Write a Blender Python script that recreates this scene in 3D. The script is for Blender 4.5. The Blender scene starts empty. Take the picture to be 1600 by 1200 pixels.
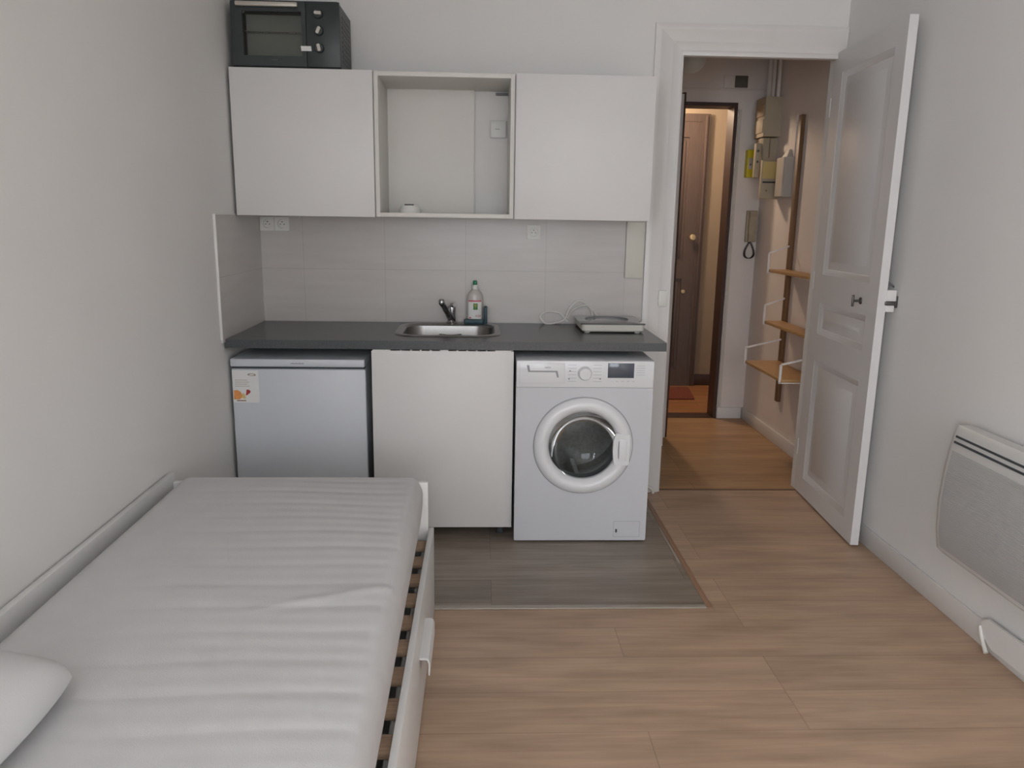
import bpy, bmesh, math, random
from mathutils import Vector, Matrix
random.seed(4)
PI = math.pi
scene = bpy.context.scene
COL = scene.collection

# ------------------------------------------------------------------ camera
cam_data = bpy.data.cameras.new('camera')
cam_data.sensor_fit = 'HORIZONTAL'
cam_data.sensor_width = 36.0
cam_data.lens = 1209.18 / 1600 * 36.0
cam_data.clip_start = 0.05
cam = bpy.data.objects.new('camera', cam_data)
COL.objects.link(cam)
rx, ry, rz = (0.99918, -0.03762, 0.01476), (-0.00658, 0.20888, 0.97792), (-0.03988, -0.97722, 0.20846)
cam.matrix_world = Matrix(((rx[0], ry[0], rz[0], 0.0), (rx[1], ry[1], rz[1], 0.0), (rx[2], ry[2], rz[2], 1.4362), (0, 0, 0, 1)))
scene.camera = cam

# ------------------------------------------------------------------ world, light, exposure
world = bpy.data.worlds.new('world')
scene.world = world
world.use_nodes = True
wn = world.node_tree.nodes
wn['Background'].inputs[0].default_value = (0.62, 0.68, 0.75, 1)
wn['Background'].inputs[1].default_value = 0.35

def area(name, loc, rot, sx, sy, power, col):
    l = bpy.data.lights.new(name, 'AREA')
    l.shape = 'RECTANGLE'; l.size = sx; l.size_y = sy; l.energy = power; l.color = col
    o = bpy.data.objects.new(name, l); COL.objects.link(o)
    o.location = loc; o.rotation_euler = rot
    return o
# overcast daylight through the window in the wall behind the camera
area('window_daylight', (0.35, -3.62, 1.62), (PI / 2, 0, 0), 1.86, 1.46, 58, (0.935, 0.985, 1.05))
# added light at an invented left-wall window, to brighten the right wall
area('added_side_light', (-1.22, -1.75, 1.62), (PI / 2, 0, -PI / 2), 1.36, 1.46, 132, (0.935, 0.985, 1.05))
# warm bulb out on the stair landing
lb = bpy.data.lights.new('landing_bulb', 'POINT')
lb.energy = 40; lb.color = (1.0, 0.76, 0.55); lb.shadow_soft_size = 0.06
lo = bpy.data.objects.new('landing_bulb', lb); COL.objects.link(lo); lo.location = (1.22, 6.22, 2.36)

scene.view_settings.view_transform = 'Standard'
scene.view_settings.look = 'None'
scene.view_settings.gamma = 1.0
scene.view_settings.use_curve_mapping = False
scene.view_settings.exposure = 0.0

# ------------------------------------------------------------------ materials
def lin(c):
    return tuple(((v / 255) / 12.92 if v / 255 <= 0.04045 else ((v / 255 + 0.055) / 1.055) ** 2.4) for v in c)

def mat(name, rgb, rough=0.5, metal=0.0, var=0.03, scale=6.0, bump=0.0, bscale=200.0, stretch=(1, 1, 1), spec=0.5, coat=0.0):
    m = bpy.data.materials.new(name); m.use_nodes = True
    nt = m.node_tree; n = nt.nodes; b = n['Principled BSDF']
    c = lin(rgb)
    tc = n.new('ShaderNodeTexCoord'); mp = n.new('ShaderNodeMapping'); mp.inputs['Scale'].default_value = stretch
    nt.links.new(tc.outputs['Object'], mp.inputs[0])
    nz = n.new('ShaderNodeTexNoise'); nz.inputs['Scale'].default_value = scale; nz.inputs['Detail'].default_value = 4
    nt.links.new(mp.outputs[0], nz.inputs['Vector'])
    r = n.new('ShaderNodeValToRGB')
    r.color_ramp.elements[0].position = 0.3; r.color_ramp.elements[1].position = 0.7
    r.color_ramp.elements[0].color = tuple(x * (1 - var) for x in c) + (1,)
    r.color_ramp.elements[1].color = tuple(min(1, x * (1 + var)) for x in c) + (1,)
    nt.links.new(nz.outputs['Fac'], r.inputs[0]); nt.links.new(r.outputs[0], b.inputs['Base Color'])
    b.inputs['Roughness'].default_value = rough; b.inputs['Metallic'].default_value = metal
    b.inputs['Specular IOR Level'].default_value = spec
    b.inputs['Coat Weight'].default_value = coat
    if bump:
        n2 = n.new('ShaderNodeTexNoise'); n2.inputs['Scale'].default_value = bscale
        nt.links.new(mp.outputs[0], n2.inputs['Vector'])
        bp = n.new('ShaderNodeBump'); bp.inputs['Strength'].default_value = bump; bp.inputs['Distance'].default_value = 0.002
        nt.links.new(n2.outputs['Fac'], bp.inputs['Height']); nt.links.new(bp.outputs[0], b.inputs['Normal'])
    return m

def plank_mat(name, c1, c2, cm, row, length, offx, offy, rough=0.42, grain=0.5, along='x'):
    """laminate planks: brick pattern with streaky wood grain"""
    m = bpy.data.materials.new(name); m.use_nodes = True
    nt = m.node_tree; n = nt.nodes; b = n['Principled BSDF']; L = nt.links.new
    tc = n.new('ShaderNodeTexCoord'); mp = n.new('ShaderNodeMapping')
    mp.inputs['Location'].default_value = (offx, offy, 0)
    L(tc.outputs['Object'], mp.inputs[0])
    br = n.new('ShaderNodeTexBrick')
    br.inputs['Scale'].default_value = 1.0
    br.inputs['Brick Width'].default_value = length; br.inputs['Row Height'].default_value = row
    br.inputs['Mortar Size'].default_value = 0.0012; br.inputs['Mortar Smooth'].default_value = 0.4
    br.offset = 0.37; br.offset_frequency = 3; br.squash = 1.0
    br.inputs['Color1'].default_value = lin(c1) + (1,); br.inputs['Color2'].default_value = lin(c2) + (1,)
    br.inputs['Mortar'].default_value = lin(cm) + (1,)
    br.inputs['Bias'].default_value = 0.0
    L(mp.outputs[0], br.inputs['Vector'])
    st = n.new('ShaderNodeMapping'); st.inputs['Scale'].default_value = (1.6, 34, 1)
    L(tc.outputs['Object'], st.inputs[0])
    # shift the grain from plank to plank
    add = n.new('ShaderNodeVectorMath'); add.operation = 'ADD'
    sc = n.new('ShaderNodeVectorMath'); sc.operation = 'SCALE'; sc.inputs['Scale'].default_value = 30.0
    L(br.outputs['Color'], sc.inputs[0]); L(st.outputs[0], add.inputs[0]); L(sc.outputs[0], add.inputs[1])
    nz = n.new('ShaderNodeTexNoise'); nz.inputs['Scale'].default_value = 1.0; nz.inputs['Detail'].default_value = 8
    nz.inputs['Roughness'].default_value = 0.66; nz.inputs['Distortion'].default_value = 1.1
    L(add.outputs[0], nz.inputs['Vector'])
    rp = n.new('ShaderNodeValToRGB')
    rp.color_ramp.elements[0].position = 0.32; rp.color_ramp.elements[1].position = 0.68
    k = 1 - grain * 0.5
    rp.color_ramp.elements[0].color = (k, k * 0.985, k * 0.96, 1); rp.color_ramp.elements[1].color = (1.0, 1.0, 1.0, 1)
    L(nz.outputs['Fac'], rp.inputs[0])
    n3 = n.new('ShaderNodeTexNoise'); n3.inputs['Scale'].default_value = 1.0; n3.inputs['Detail'].default_value = 3
    s3 = n.new('ShaderNodeMapping'); s3.inputs['Scale'].default_value = (2.4, 11, 1)
    L(tc.outputs['Object'], s3.inputs[0]); L(s3.outputs[0], n3.inputs['Vector'])
    r3 = n.new('ShaderNodeValToRGB')
    r3.color_ramp.elements[0].position = 0.35; r3.color_ramp.elements[1].position = 0.65
    r3.color_ramp.elements[0].color = (0.85, 0.845, 0.835, 1); r3.color_ramp.elements[1].color = (1.10, 1.10, 1.10, 1)
    L(n3.outputs['Fac'], r3.inputs[0])
    m1 = n.new('ShaderNodeMix'); m1.data_type = 'RGBA'; m1.blend_type = 'MULTIPLY'; m1.inputs['Factor'].default_value = 1
    L(br.outputs['Color'], m1.inputs['A']); L(rp.outputs[0], m1.inputs['B'])
    m2 = n.new('ShaderNodeMix'); m2.data_type = 'RGBA'; m2.blend_type = 'MULTIPLY'; m2.inputs['Factor'].default_value = 1
    L(m1.outputs['Result'], m2.inputs['A']); L(r3.outputs[0], m2.inputs['B'])
    L(m2.outputs['Result'], b.inputs['Base Color'])
    b.inputs['Roughness'].default_value = rough
    bp = n.new('ShaderNodeBump'); bp.inputs['Strength'].default_value = 0.12; bp.inputs['Distance'].default_value = 0.001
    L(nz.outputs['Fac'], bp.inputs['Height']); L(bp.outputs[0], b.inputs['Normal'])
    return m

def tile_mat(name, rgb, cm, w, h, offx, offz, axis):
    """large pale wall tiles with thin grout"""
    m = bpy.data.materials.new(name); m.use_nodes = True
    nt = m.node_tree; n = nt.nodes; b = n['Principled BSDF']; L = nt.links.new
    tc = n.new('ShaderNodeTexCoord'); sp = n.new('ShaderNodeSeparateXYZ'); cb = n.new('ShaderNodeCombineXYZ')
    L(tc.outputs['Object'], sp.inputs[0]); L(sp.outputs[axis], cb.inputs['X']); L(sp.outputs['Z'], cb.inputs['Y'])
    mp = n.new('ShaderNodeMapping'); mp.inputs['Location'].default_value = (offx, offz, 0)
    L(cb.outputs[0], mp.inputs[0])
    br = n.new('ShaderNodeTexBrick'); br.inputs['Scale'].default_value = 1.0
    br.inputs['Brick Width'].default_value = w; br.inputs['Row Height'].default_value = h
    br.inputs['Mortar Size'].default_value = 0.0018; br.inputs['Mortar Smooth'].default_value = 0.3
    br.offset = 0.0; br.offset_frequency = 2
    c = lin(rgb)
    br.inputs['Color1'].default_value = c + (1,); br.inputs['Color2'].default_value = tuple(x * 0.97 for x in c) + (1,)
    br.inputs['Mortar'].default_value = lin(cm) + (1,)
    L(mp.outputs[0], br.inputs['Vector'])
    nz = n.new('ShaderNodeTexNoise'); nz.inputs['Scale'].default_value = 1; nz.inputs['Detail'].default_value = 5
    s = n.new('ShaderNodeMapping'); s.inputs['Scale'].default_value = (3, 26, 1)
    L(cb.outputs[0], s.inputs[0]); L(s.outputs[0], nz.inputs['Vector'])
    rp = n.new('ShaderNodeValToRGB'); rp.color_ramp.elements[0].position = 0.35; rp.color_ramp.elements[1].position = 0.65
    rp.color_ramp.elements[0].color = (0.945, 0.94, 0.935, 1)
    L(nz.outputs['Fac'], rp.inputs[0])
    mx = n.new('ShaderNodeMix'); mx.data_type = 'RGBA'; mx.blend_type = 'MULTIPLY'; mx.inputs['Factor'].default_value = 1
    L(br.outputs['Color'], mx.inputs['A']); L(rp.outputs[0], mx.inputs['B'])
    L(mx.outputs['Result'], b.inputs['Base Color']); b.inputs['Roughness'].default_value = 0.28
    return m

def glass_mat(name, tint=(0.75, 0.78, 0.78), rough=0.02):
    m = bpy.data.materials.new(name); m.use_nodes = True
    nt = m.node_tree; n = nt.nodes; L = nt.links.new
    out = n['Material Output']; n.remove(n['Principled BSDF'])
    tr = n.new('ShaderNodeBsdfTransparent'); gl = n.new('ShaderNodeBsdfGlossy'); fr = n.new('ShaderNodeFresnel'); mx = n.new('ShaderNodeMixShader')
    nz = n.new('ShaderNodeTexNoise'); nz.inputs['Scale'].default_value = 3
    k_ = n.new('ShaderNodeMath'); k_.operation = 'MULTIPLY'; k_.inputs[1].default_value = 0.6
    tr.inputs[0].default_value = tint + (1,); gl.inputs['Roughness'].default_value = rough; fr.inputs[0].default_value = 1.52
    ma = n.new('ShaderNodeMath'); ma.operation = 'MULTIPLY'; ma.inputs[1].default_value = rough
    L(nz.outputs['Fac'], ma.inputs[0]); L(ma.outputs[0], gl.inputs['Roughness'])
    L(fr.outputs[0], k_.inputs[0]); L(k_.outputs[0], mx.inputs[0]); L(tr.outputs[0], mx.inputs[1]); L(gl.outputs[0], mx.inputs[2]); L(mx.outputs[0], out.inputs[0])
    return m

M = {}
M['wall'] = mat('white_wall_paint', (229, 227, 224), 0.75, var=0.015, scale=2.5, bump=0.15, bscale=90)
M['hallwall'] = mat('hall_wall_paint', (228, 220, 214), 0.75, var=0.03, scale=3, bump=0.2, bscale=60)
M['tanwall'] = mat('landing_wall_paint', (158, 142, 122), 0.8, var=0.03)
M['ceil'] = mat('ceiling_paint', (236, 235, 234), 0.85)
M['trim'] = mat('white_gloss_paint', (226, 223, 220), 0.4, var=0.015)
M['doorpaint'] = mat('door_satin_paint', (220, 218, 217), 0.42, var=0.02, scale=4)
M['board'] = mat('white_cabinet_foil', (220, 218, 216), 0.45, var=0.01)
M['boardin'] = mat('white_cabinet_inside', (220, 217, 211), 0.55, var=0.01)
M['counter'] = mat('anthracite_laminate', (74, 77, 79), 0.27, var=0.18, scale=120)
M['steel'] = mat('brushed_steel', (150, 148, 146), 0.32, metal=0.95, var=0.06, scale=30, stretch=(1, 8, 1))
M['chrome'] = mat('chrome', (175, 175, 178), 0.14, metal=1.0, var=0.03)
M['darkmetal'] = mat('dull_grey_metal', (92, 90, 88), 0.4, metal=0.7, var=0.05)
M['fridge'] = mat('fridge_white_enamel', (206, 209, 214), 0.38, var=0.01)
M['wm'] = mat('washer_white_enamel', (203, 204, 208), 0.28, var=0.008)
M['wmplastic'] = mat('washer_white_plastic', (226, 226, 228), 0.22, var=0.008)
M['greyline'] = mat('grey_print', (150, 150, 154), 0.5)
M['darkgap'] = mat('dark_rubber', (66, 71, 75), 0.7)
M['display'] = mat('black_display', (70, 78, 90), 0.12, var=0.05, coat=0.3)
M['drum'] = mat('drum_steel', (176, 176, 174), 0.45, metal=0.9, var=0.15, scale=60)
M['glass'] = glass_mat('washer_glass', (0.72, 0.74, 0.74))
M['ovenglass'] = glass_mat('oven_glass', (0.9, 0.91, 0.89), 0.12)
M['black'] = mat('oven_black_paint', (50, 56, 57), 0.42, var=0.06)
M['ovenin'] = mat('oven_interior', (128, 130, 125), 0.6, var=0.1)
M['silver'] = mat('satin_silver', (196, 190, 180), 0.45, metal=0.3, var=0.03)
M['sticker'] = mat('white_paper_label', (228, 228, 225), 0.6)
M['mattress'] = mat('white_mattress_cotton', (206, 205, 205), 0.9, var=0.02, scale=14, bump=0.3, bscale=500)
M['pillow'] = mat('white_pillow_cotton', (210, 209, 209), 0.9, var=0.015, bump=0.25, bscale=420)
M['bedframe'] = mat('white_bed_foil', (226, 225, 223), 0.42, var=0.01)
M['slat'] = mat('birch_slat', (184, 154, 128), 0.6, var=0.15, scale=10, stretch=(2, 20, 1))
M['undbed'] = mat('grey_webbing', (170, 170, 168), 0.8)
M['bamboo'] = mat('bamboo', (188, 147, 98), 0.45, var=0.1, scale=8, stretch=(20, 3, 20))
M['bambooup'] = mat('bamboo_dark_edge', (120, 90, 62), 0.5, var=0.1, scale=8, stretch=(20, 20, 2))
M['bracket'] = mat('white_steel_bracket', (226, 222, 218), 0.4)
M['heater'] = mat('heater_white_enamel', (208, 206, 203), 0.42, var=0.01)
M['brown'] = mat('dark_brown_door_paint', (70, 52, 46), 0.42, var=0.1, scale=7, stretch=(12, 12, 1))
M['browndoor'] = mat('neighbour_door_wood', (92, 78, 72), 0.38, var=0.12, scale=7, stretch=(12, 12, 1))
M['brass'] = mat('aged_brass', (206, 186, 146), 0.35, metal=0.55)
M['beige'] = mat('aged_beige_plastic', (176, 164, 142), 0.75, var=0.04)
M['beige2'] = mat('pale_grey_plastic', (190, 184, 176), 0.5, var=0.03)
M['cream'] = mat('cream_plastic', (212, 209, 198), 0.5, var=0.02)
M['yellow'] = mat('yellow_plastic', (214, 200, 20), 0.45, var=0.04)
M['yellowpaper'] = mat('faded_yellow_label', (206, 184, 120), 0.6)
M['ink'] = mat('black_ink', (40, 38, 36), 0.6)
M['mat'] = mat('red_doormat_pile', (112, 58, 42), 0.95, var=0.3, scale=60, bump=0.5, bscale=300)
M['globe'] = mat('opal_glass_globe', (188, 190, 182), 0.3)
M['ventdark'] = mat('vent_mesh_dark', (98, 95, 86), 0.7)
M['teal'] = mat('teal_plastic', (44, 74, 84), 0.5)
M['green'] = mat('green_cap', (20, 120, 84), 0.4)
M['leafgreen'] = mat('green_print', (70, 122, 60), 0.5)
M['red'] = mat('red_print', (176, 60, 62), 0.5)
M['pink'] = mat('pink_print', (206, 96, 112), 0.5)
M['orange'] = mat('orange_print', (226, 150, 84), 0.55, var=0.12, scale=60)
M['brownprint'] = mat('brown_print', (140, 110, 92), 0.55)
M['paleprint'] = mat('pale_print', (196, 186, 176), 0.6)
M['bottle'] = glass_mat('clear_bottle_plastic', (0.90, 0.89, 0.87), 0.1)
M['soap'] = mat('pale_soap', (196, 190, 184), 0.25, var=0.02)
M['hobglass'] = mat('black_hob_glass', (70, 72, 74), 0.10, var=0.04, coat=0.5)
M['white'] = mat('white_plastic', (226, 225, 220), 0.4, var=0.01)
M['floor'] = plank_mat('oak_laminate_floor', (196, 167, 142), (184, 155, 131), (150, 125, 105), 0.193, 1.28, 0.32, -0.022, 0.40, 0.40)
M['hallfloor_warmlit'] = plank_mat('hall_oak_warm_light_tint', (186, 149, 110), (174, 138, 100), (130, 98, 68), 0.193, 1.28, 0.1, -0.08, 0.40, 0.42)  # oak planks yellowed: the hall's warm light is painted into the colour
M['inset'] = plank_mat('grey_laminate_floor', (158, 145, 132), (138, 126, 114), (112, 101, 92), 0.193, 1.26, -0.045, -0.012, 0.38, 0.62)
M['landfloor'] = plank_mat('landing_parquet', (166, 118, 78), (152, 104, 66), (90, 60, 40), 0.09, 0.7, 0.1, 0.0, 0.4, 0.4)
M['striplight'] = mat('aluminium_strip', (172, 163, 152), 0.45, metal=0.25, var=0.05, scale=20)
M['stripwood'] = mat('wood_strip', (150, 116, 92), 0.45, var=0.08, scale=10, stretch=(20, 2, 1))
M['stripdark'] = mat('dark_threshold', (112, 88, 70), 0.5, var=0.06)
M['tilex'] = tile_mat('beige_tile_back', (196, 191, 187), (180, 175, 171), 0.405, 0.262, -0.323 + 1.62, -0.916, 'X')
M['tiley'] = tile_mat('beige_tile_side', (206, 201, 197), (186, 181, 177), 4.0, 0.262, -0.5, -0.916, 'Y')
M['cablewhite'] = mat('white_cable', (222, 219, 212), 0.45)
M['cableblack'] = mat('black_cord', (46, 42, 40), 0.5)
M['plaster'] = mat('chipped_plaster', (206, 200, 192), 0.85, var=0.05, scale=30)

# ------------------------------------------------------------------ mesh helpers
def B():
    return bmesh.new()

def box(bm, x0, x1, y0, y1, z0, z1, bev=0.0, seg=2):
    vs = [bm.verts.new(p) for p in ((x0, y0, z0), (x1, y0, z0), (x1, y1, z0), (x0, y1, z0), (x0, y0, z1), (x1, y0, z1), (x1, y1, z1), (x0, y1, z1))]
    fs = [bm.faces.new([vs[i] for i in f]) for f in ((3, 2, 1, 0), (4, 5, 6, 7), (0, 1, 5, 4), (1, 2, 6, 5), (2, 3, 7, 6), (3, 0, 4, 7))]
    if bev:
        es = list({e for f in fs for e in f.edges})
        bmesh.ops.bevel(bm, geom=es, offset=bev, segments=seg, affect='EDGES', profile=0.5)
    return bm

def tube(bm, pts, r, n=10, caps=True, closed=False):
    pts = [Vector(p) for p in pts]; k = len(pts)
    rad = r if isinstance(r, (list, tuple)) else [r] * k
    rings = []; up = None
    for i, p in enumerate(pts):
        a = pts[i - 1] if (i > 0 or closed) else pts[i]
        b = pts[(i + 1) % k] if (i < k - 1 or closed) else pts[i]
        t = (b - a).normalized()
        if up is None:
            up = Vector((0, 0, 1)) if abs(t.z) < 0.9 else Vector((0, 1, 0))
        u = (up - t * up.dot(t)).normalized(); v = t.cross(u); up = u
        rings.append([bm.verts.new(p + (u * math.cos(2 * PI * j / n) + v * math.sin(2 * PI * j / n)) * rad[i]) for j in range(n)])
    m = k if closed else k - 1
    for i in range(m):
        A, C = rings[i], rings[(i + 1) % k]
        for j in range(n):
            bm.faces.new((A[j], A[(j + 1) % n], C[(j + 1) % n], C[j]))
    if caps and not closed:
        bm.faces.new(rings[0][::-1]); bm.faces.new(rings[-1])
    return bm

def smooth_path(pts, sub=6):
    pts = [Vector(p) for p in pts]; out = []
    P = [pts[0]] + pts + [pts[-1]]
    for i in range(1, len(P) - 2):
        p0, p1, p2, p3 = P[i - 1], P[i], P[i + 1], P[i + 2]
        for s in range(sub):
            t = s / sub
            out.append(0.5 * ((2 * p1) + (p2 - p0) * t + (2 * p0 - 5 * p1 + 4 * p2 - p3) * t * t + (3 * p1 - p0 - 3 * p2 + p3) * t ** 3))
    out.append(pts[-1]); return out

def lathe(bm, prof, c, axis='z', n=40, sx=1.0, sy=1.0):
    """prof: (radius, height) pairs spun about axis through c; y axis: height runs towards -y"""
    rings = []
    for r, h in prof:
        ring = []
        if r < 1e-6:
            ring = [None]
            q = Vector((c[0], c[1], c[2] + h)) if axis == 'z' else Vector((c[0], c[1] - h, c[2]))
            if axis == 'x': q = Vector((c[0] + h, c[1], c[2]))
            ring = [bm.verts.new(q)]
        else:
            for j in range(n):
                a = 2 * PI * j / n; u, v = r * math.cos(a) * sx, r * math.sin(a) * sy
                if axis == 'z': q = (c[0] + u, c[1] + v, c[2] + h)
                elif axis == 'y': q = (c[0] + u, c[1] - h, c[2] + v)
                else: q = (c[0] + h, c[1] + u, c[2] + v)
                ring.append(bm.verts.new(q))
        rings.append(ring)
    for A, C in zip(rings, rings[1:]):
        if len(A) == 1 and len(C) == 1: continue
        for j in range(n):
            k = (j + 1) % n
            if len(A) == 1: bm.faces.new((A[0], C[j], C[k]))
            elif len(C) == 1: bm.faces.new((A[j], A[k], C[0]))
            else: bm.faces.new((A[j], A[k], C[k], C[j]))
    return bm

def loft(bm, loops, close_first=True, close_last=True):
    rs = [[bm.verts.new(p) for p in l] for l in loops]; n = len(rs[0])
    for A, C in zip(rs, rs[1:]):
        for j in range(n):
            bm.faces.new((A[j], A[(j + 1) % n], C[(j + 1) % n], C[j]))
    if close_first: bm.faces.new(rs[0][::-1])
    if close_last: bm.faces.new(rs[-1])
    return bm

def rrect(x0, x1, y0, y1, r, n=8):
    out = []
    for cx, cy, a0 in ((x1 - r, y1 - r, 0), (x0 + r, y1 - r, PI / 2), (x0 + r, y0 + r, PI), (x1 - r, y0 + r, 1.5 * PI)):
        for i in range(n + 1):
            a = a0 + PI / 2 * i / n
            out.append((cx + r * math.cos(a), cy + r * math.sin(a)))
    return out

def plate(bm, outer, holes, mp, d0, d1):
    """slab with holes; mp(u, v, d) maps outline + depth to a point"""
    for d, flip in ((d0, True), (d1, False)):
        es = []
        for lp in [outer] + holes:
            vs = [bm.verts.new(mp(u, v, d)) for u, v in lp]
            es += [bm.edges.new((vs[i], vs[(i + 1) % len(vs)])) for i in range(len(vs))]
        bmesh.ops.triangle_fill(bm, edges=es, use_beauty=True)
    for lp in [outer] + holes:
        n = len(lp)
        for i in range(n):
            (u0, v0), (u1, v1) = lp[i], lp[(i + 1) % n]
            bm.faces.new([bm.verts.new(mp(*q)) for q in ((u0, v0, d0), (u1, v1, d0), (u1, v1, d1), (u0, v0, d1))])
    bmesh.ops.remove_doubles(bm, verts=bm.verts, dist=1e-5)
    return bm

def prism(bm, outline, mp, d0, d1):
    a = [bm.verts.new(mp(u, v, d0)) for u, v in outline]; c = [bm.verts.new(mp(u, v, d1)) for u, v in outline]; n = len(a)
    for i in range(n): bm.faces.new((a[i], a[(i + 1) % n], c[(i + 1) % n], c[i]))
    bm.faces.new(a[::-1]); bm.faces.new(c)
    return bm

def XZ(u, v, d): return (u, d, v)
def YZ(u, v, d): return (d, u, v)
def XY(u, v, d): return (u, v, d)

WL = {}     # world translation of every root/part (roots with rotation take local meshes)
def obj(name, bm, material, parent=None, local=False, origin=None, recalc=True):
    if recalc: bmesh.ops.recalc_face_normals(bm, faces=bm.faces)
    base = Vector((0, 0, 0))
    if not local:
        if parent is not None: base = WL[parent.name]
        elif origin is not None: base = Vector(origin)
    if base.length: bmesh.ops.translate(bm, verts=bm.verts, vec=-base)
    me = bpy.data.meshes.new(name); bm.to_mesh(me); bm.free()
    me.polygons.foreach_set('use_smooth', [True] * len(me.polygons))
    me.set_sharp_from_angle(angle=math.radians(38))
    me.materials.append(material)
    o = bpy.data.objects.new(name, me); COL.objects.link(o)
    if parent is not None: o.parent = parent
    elif origin is not None: o.location = origin
    WL[o.name] = base
    return o

def thing(name, label, cat, loc, rotz=0.0, group=None):
    o = bpy.data.objects.new(name, None); COL.objects.link(o)
    o.empty_display_size = 0.05
    o.location = loc; o.rotation_euler = (0, 0, rotz); o['label'] = label; o['category'] = cat
    if group: o['group'] = group
    WL[o.name] = Vector(loc)
    return o

def tag(o, label, cat, group=None):
    o['label'] = label; o['category'] = cat
    if group: o['group'] = group
    return o

def struct(name, bm, m, label=None, parent=None, local=False, origin=None):
    o = obj(name, bm, m, parent, local, origin)
    if parent is None: o['kind'] = 'structure'
    if label: o['label'] = label
    return o

def struct_empty(name, loc, rotz=0.0, label=None):
    o = bpy.data.objects.new(name, None); COL.objects.link(o)
    o.location = loc; o.rotation_euler = (0, 0, rotz); o['kind'] = 'structure'
    if label: o['label'] = label
    WL[o.name] = Vector(loc)
    return o

def text_bm(body, size, extrude=0.0004):
    cu = bpy.data.curves.new('lettering', 'FONT'); cu.body = body; cu.size = size; cu.extrude = extrude
    cu.align_x = 'CENTER'; cu.align_y = 'CENTER'
    t = bpy.data.objects.new('lettering', cu); COL.objects.link(t)
    dg = bpy.context.evaluated_depsgraph_get()
    me = bpy.data.meshes.new_from_object(t.evaluated_get(dg))
    bpy.data.objects.remove(t); bpy.data.curves.remove(cu)
    bm = B(); bm.from_mesh(me); bpy.data.meshes.remove(me)
    return bm
def stand_text(bm, x, y, z):       # text facing -y
    bmesh.ops.transform(bm, matrix=Matrix.Translation((x, y, z)) @ Matrix.Rotation(PI / 2, 4, 'X'), verts=bm.verts)
    return bm

# ------------------------------------------------------------------ room shell
XL, XR, YB, CZ = -1.107, 1.766, 3.962, 2.68
HX, HY = 1.960, 5.563            # hall right wall and hall end wall
HL = 0.90

bm = B(); box(bm, XL - 0.1, 2.06, -3.6, HY, -0.06, 0.0)
struct('floor', bm, M['floor'])
bm = B(); box(bm, HL, HX, YB + 0.026, HY, 0.0, 0.0012)  # thin overlay that carries the painted-in warm light
struct('floor_hall', bm, M['hallfloor_warmlit'])
bm = B(); box(bm, 0.3, 2.9, HY, 6.85, -0.06, -0.0005)
struct('floor_landing', bm, M['landfloor'])
bm = B(); box(bm, XL - 0.1, 2.9, -3.6, 6.85, CZ, CZ + 0.06)
struct('ceiling', bm, M['ceil'])
bm = B(); plate(bm, [(-3.6, 0), (YB + 0.1, 0), (YB + 0.1, CZ), (-3.6, CZ)], [[(-2.45, 0.85), (-1.05, 0.85), (-1.05, 2.35), (-2.45, 2.35)]], YZ, XL - 0.1, XL)  # opening for the added, unseen side window
struct('wall_left', bm, M['wall'])
bm = B(); box(bm, XR, XR + 0.1, -3.6, YB, 0, CZ)
struct('wall_right', bm, M['wall'])
DX0, DX1, DZ = 0.958, 1.712, 2.246
bm = B(); plate(bm, [(XL, 0), (DX0, 0), (DX0, DZ), (DX1 + 0.025, DZ), (DX1 + 0.025, 0), (XR + 0.1, 0), (XR + 0.1, CZ), (XL, CZ)], [], XZ, YB, YB + 0.10)
struct('wall_back', bm, M['wall'])
bm = B(); plate(bm, [(XL - 0.1, 0), (XR + 0.1, 0), (XR + 0.1, CZ), (XL - 0.1, CZ)], [[(-0.6, 0.85), (1.3, 0.85), (1.3, 2.35), (-0.6, 2.35)]], XZ, -3.6, -3.5)
struct('wall_rear', bm, M['wall'])
w = struct_empty('window_1', (0.35, -3.55, 0.85))
bm = B(); plate(bm, [(-0.6, 0.85), (1.3, 0.85), (1.3, 2.35), (-0.6, 2.35)], [[(-0.54, 0.91), (0.32, 0.91), (0.32, 2.29), (-0.54, 2.29)], [(0.38, 0.91), (1.24, 0.91), (1.24, 2.29), (0.38, 2.29)]], XZ, -3.58, -3.53)
obj('window_frame', bm, M['trim'], w)
w = struct_empty('window_added', (XL - 0.05, -1.75, 0.85))  # frame of the invented side window, added for its light
bm = B(); plate(bm, [(-2.45, 0.85), (-1.05, 0.85), (-1.05, 2.35), (-2.45, 2.35)], [[(-2.39, 0.91), (-1.78, 0.91), (-1.78, 2.29), (-2.39, 2.29)], [(-1.72, 0.91), (-1.11, 0.91), (-1.11, 2.29), (-1.72, 2.29)]], YZ, XL - 0.08, XL - 0.03)
obj('window_frame', bm, M['trim'], w)
# hall
bm = B(); box(bm, HL, 1.185, 4.83, 4.94, 0, CZ)
struct('wall_hall_stub', bm, M['hallwall'])
bm = B(); box(bm, HL + 0.002, 1.187, 4.822, 4.83, 0, 0.10, 0.002)
struct('baseboard_hall_stub', bm, M['trim'])
bm = B(); box(bm, HX, HX + 0.1, YB + 0.1, HY + 0.14, 0, CZ)
struct('wall_hall_right', bm, M['hallwall'])
bm = B(); box(bm, HL - 0.1, HL, YB + 0.1, HY + 0.14, 0, CZ)
struct('wall_hall_left', bm, M['hallwall'])
EX0, EX1, EZ = 0.985, 1.757, 2.242
bm = B(); plate(bm, [(HL, 0), (EX0, 0), (EX0, EZ), (EX1, EZ), (EX1, 0), (HX, 0), (HX, CZ), (HL, CZ)], [], XZ, HY, HY + 0.14)
struct('wall_hall_end', bm, M['hallwall'])
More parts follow.
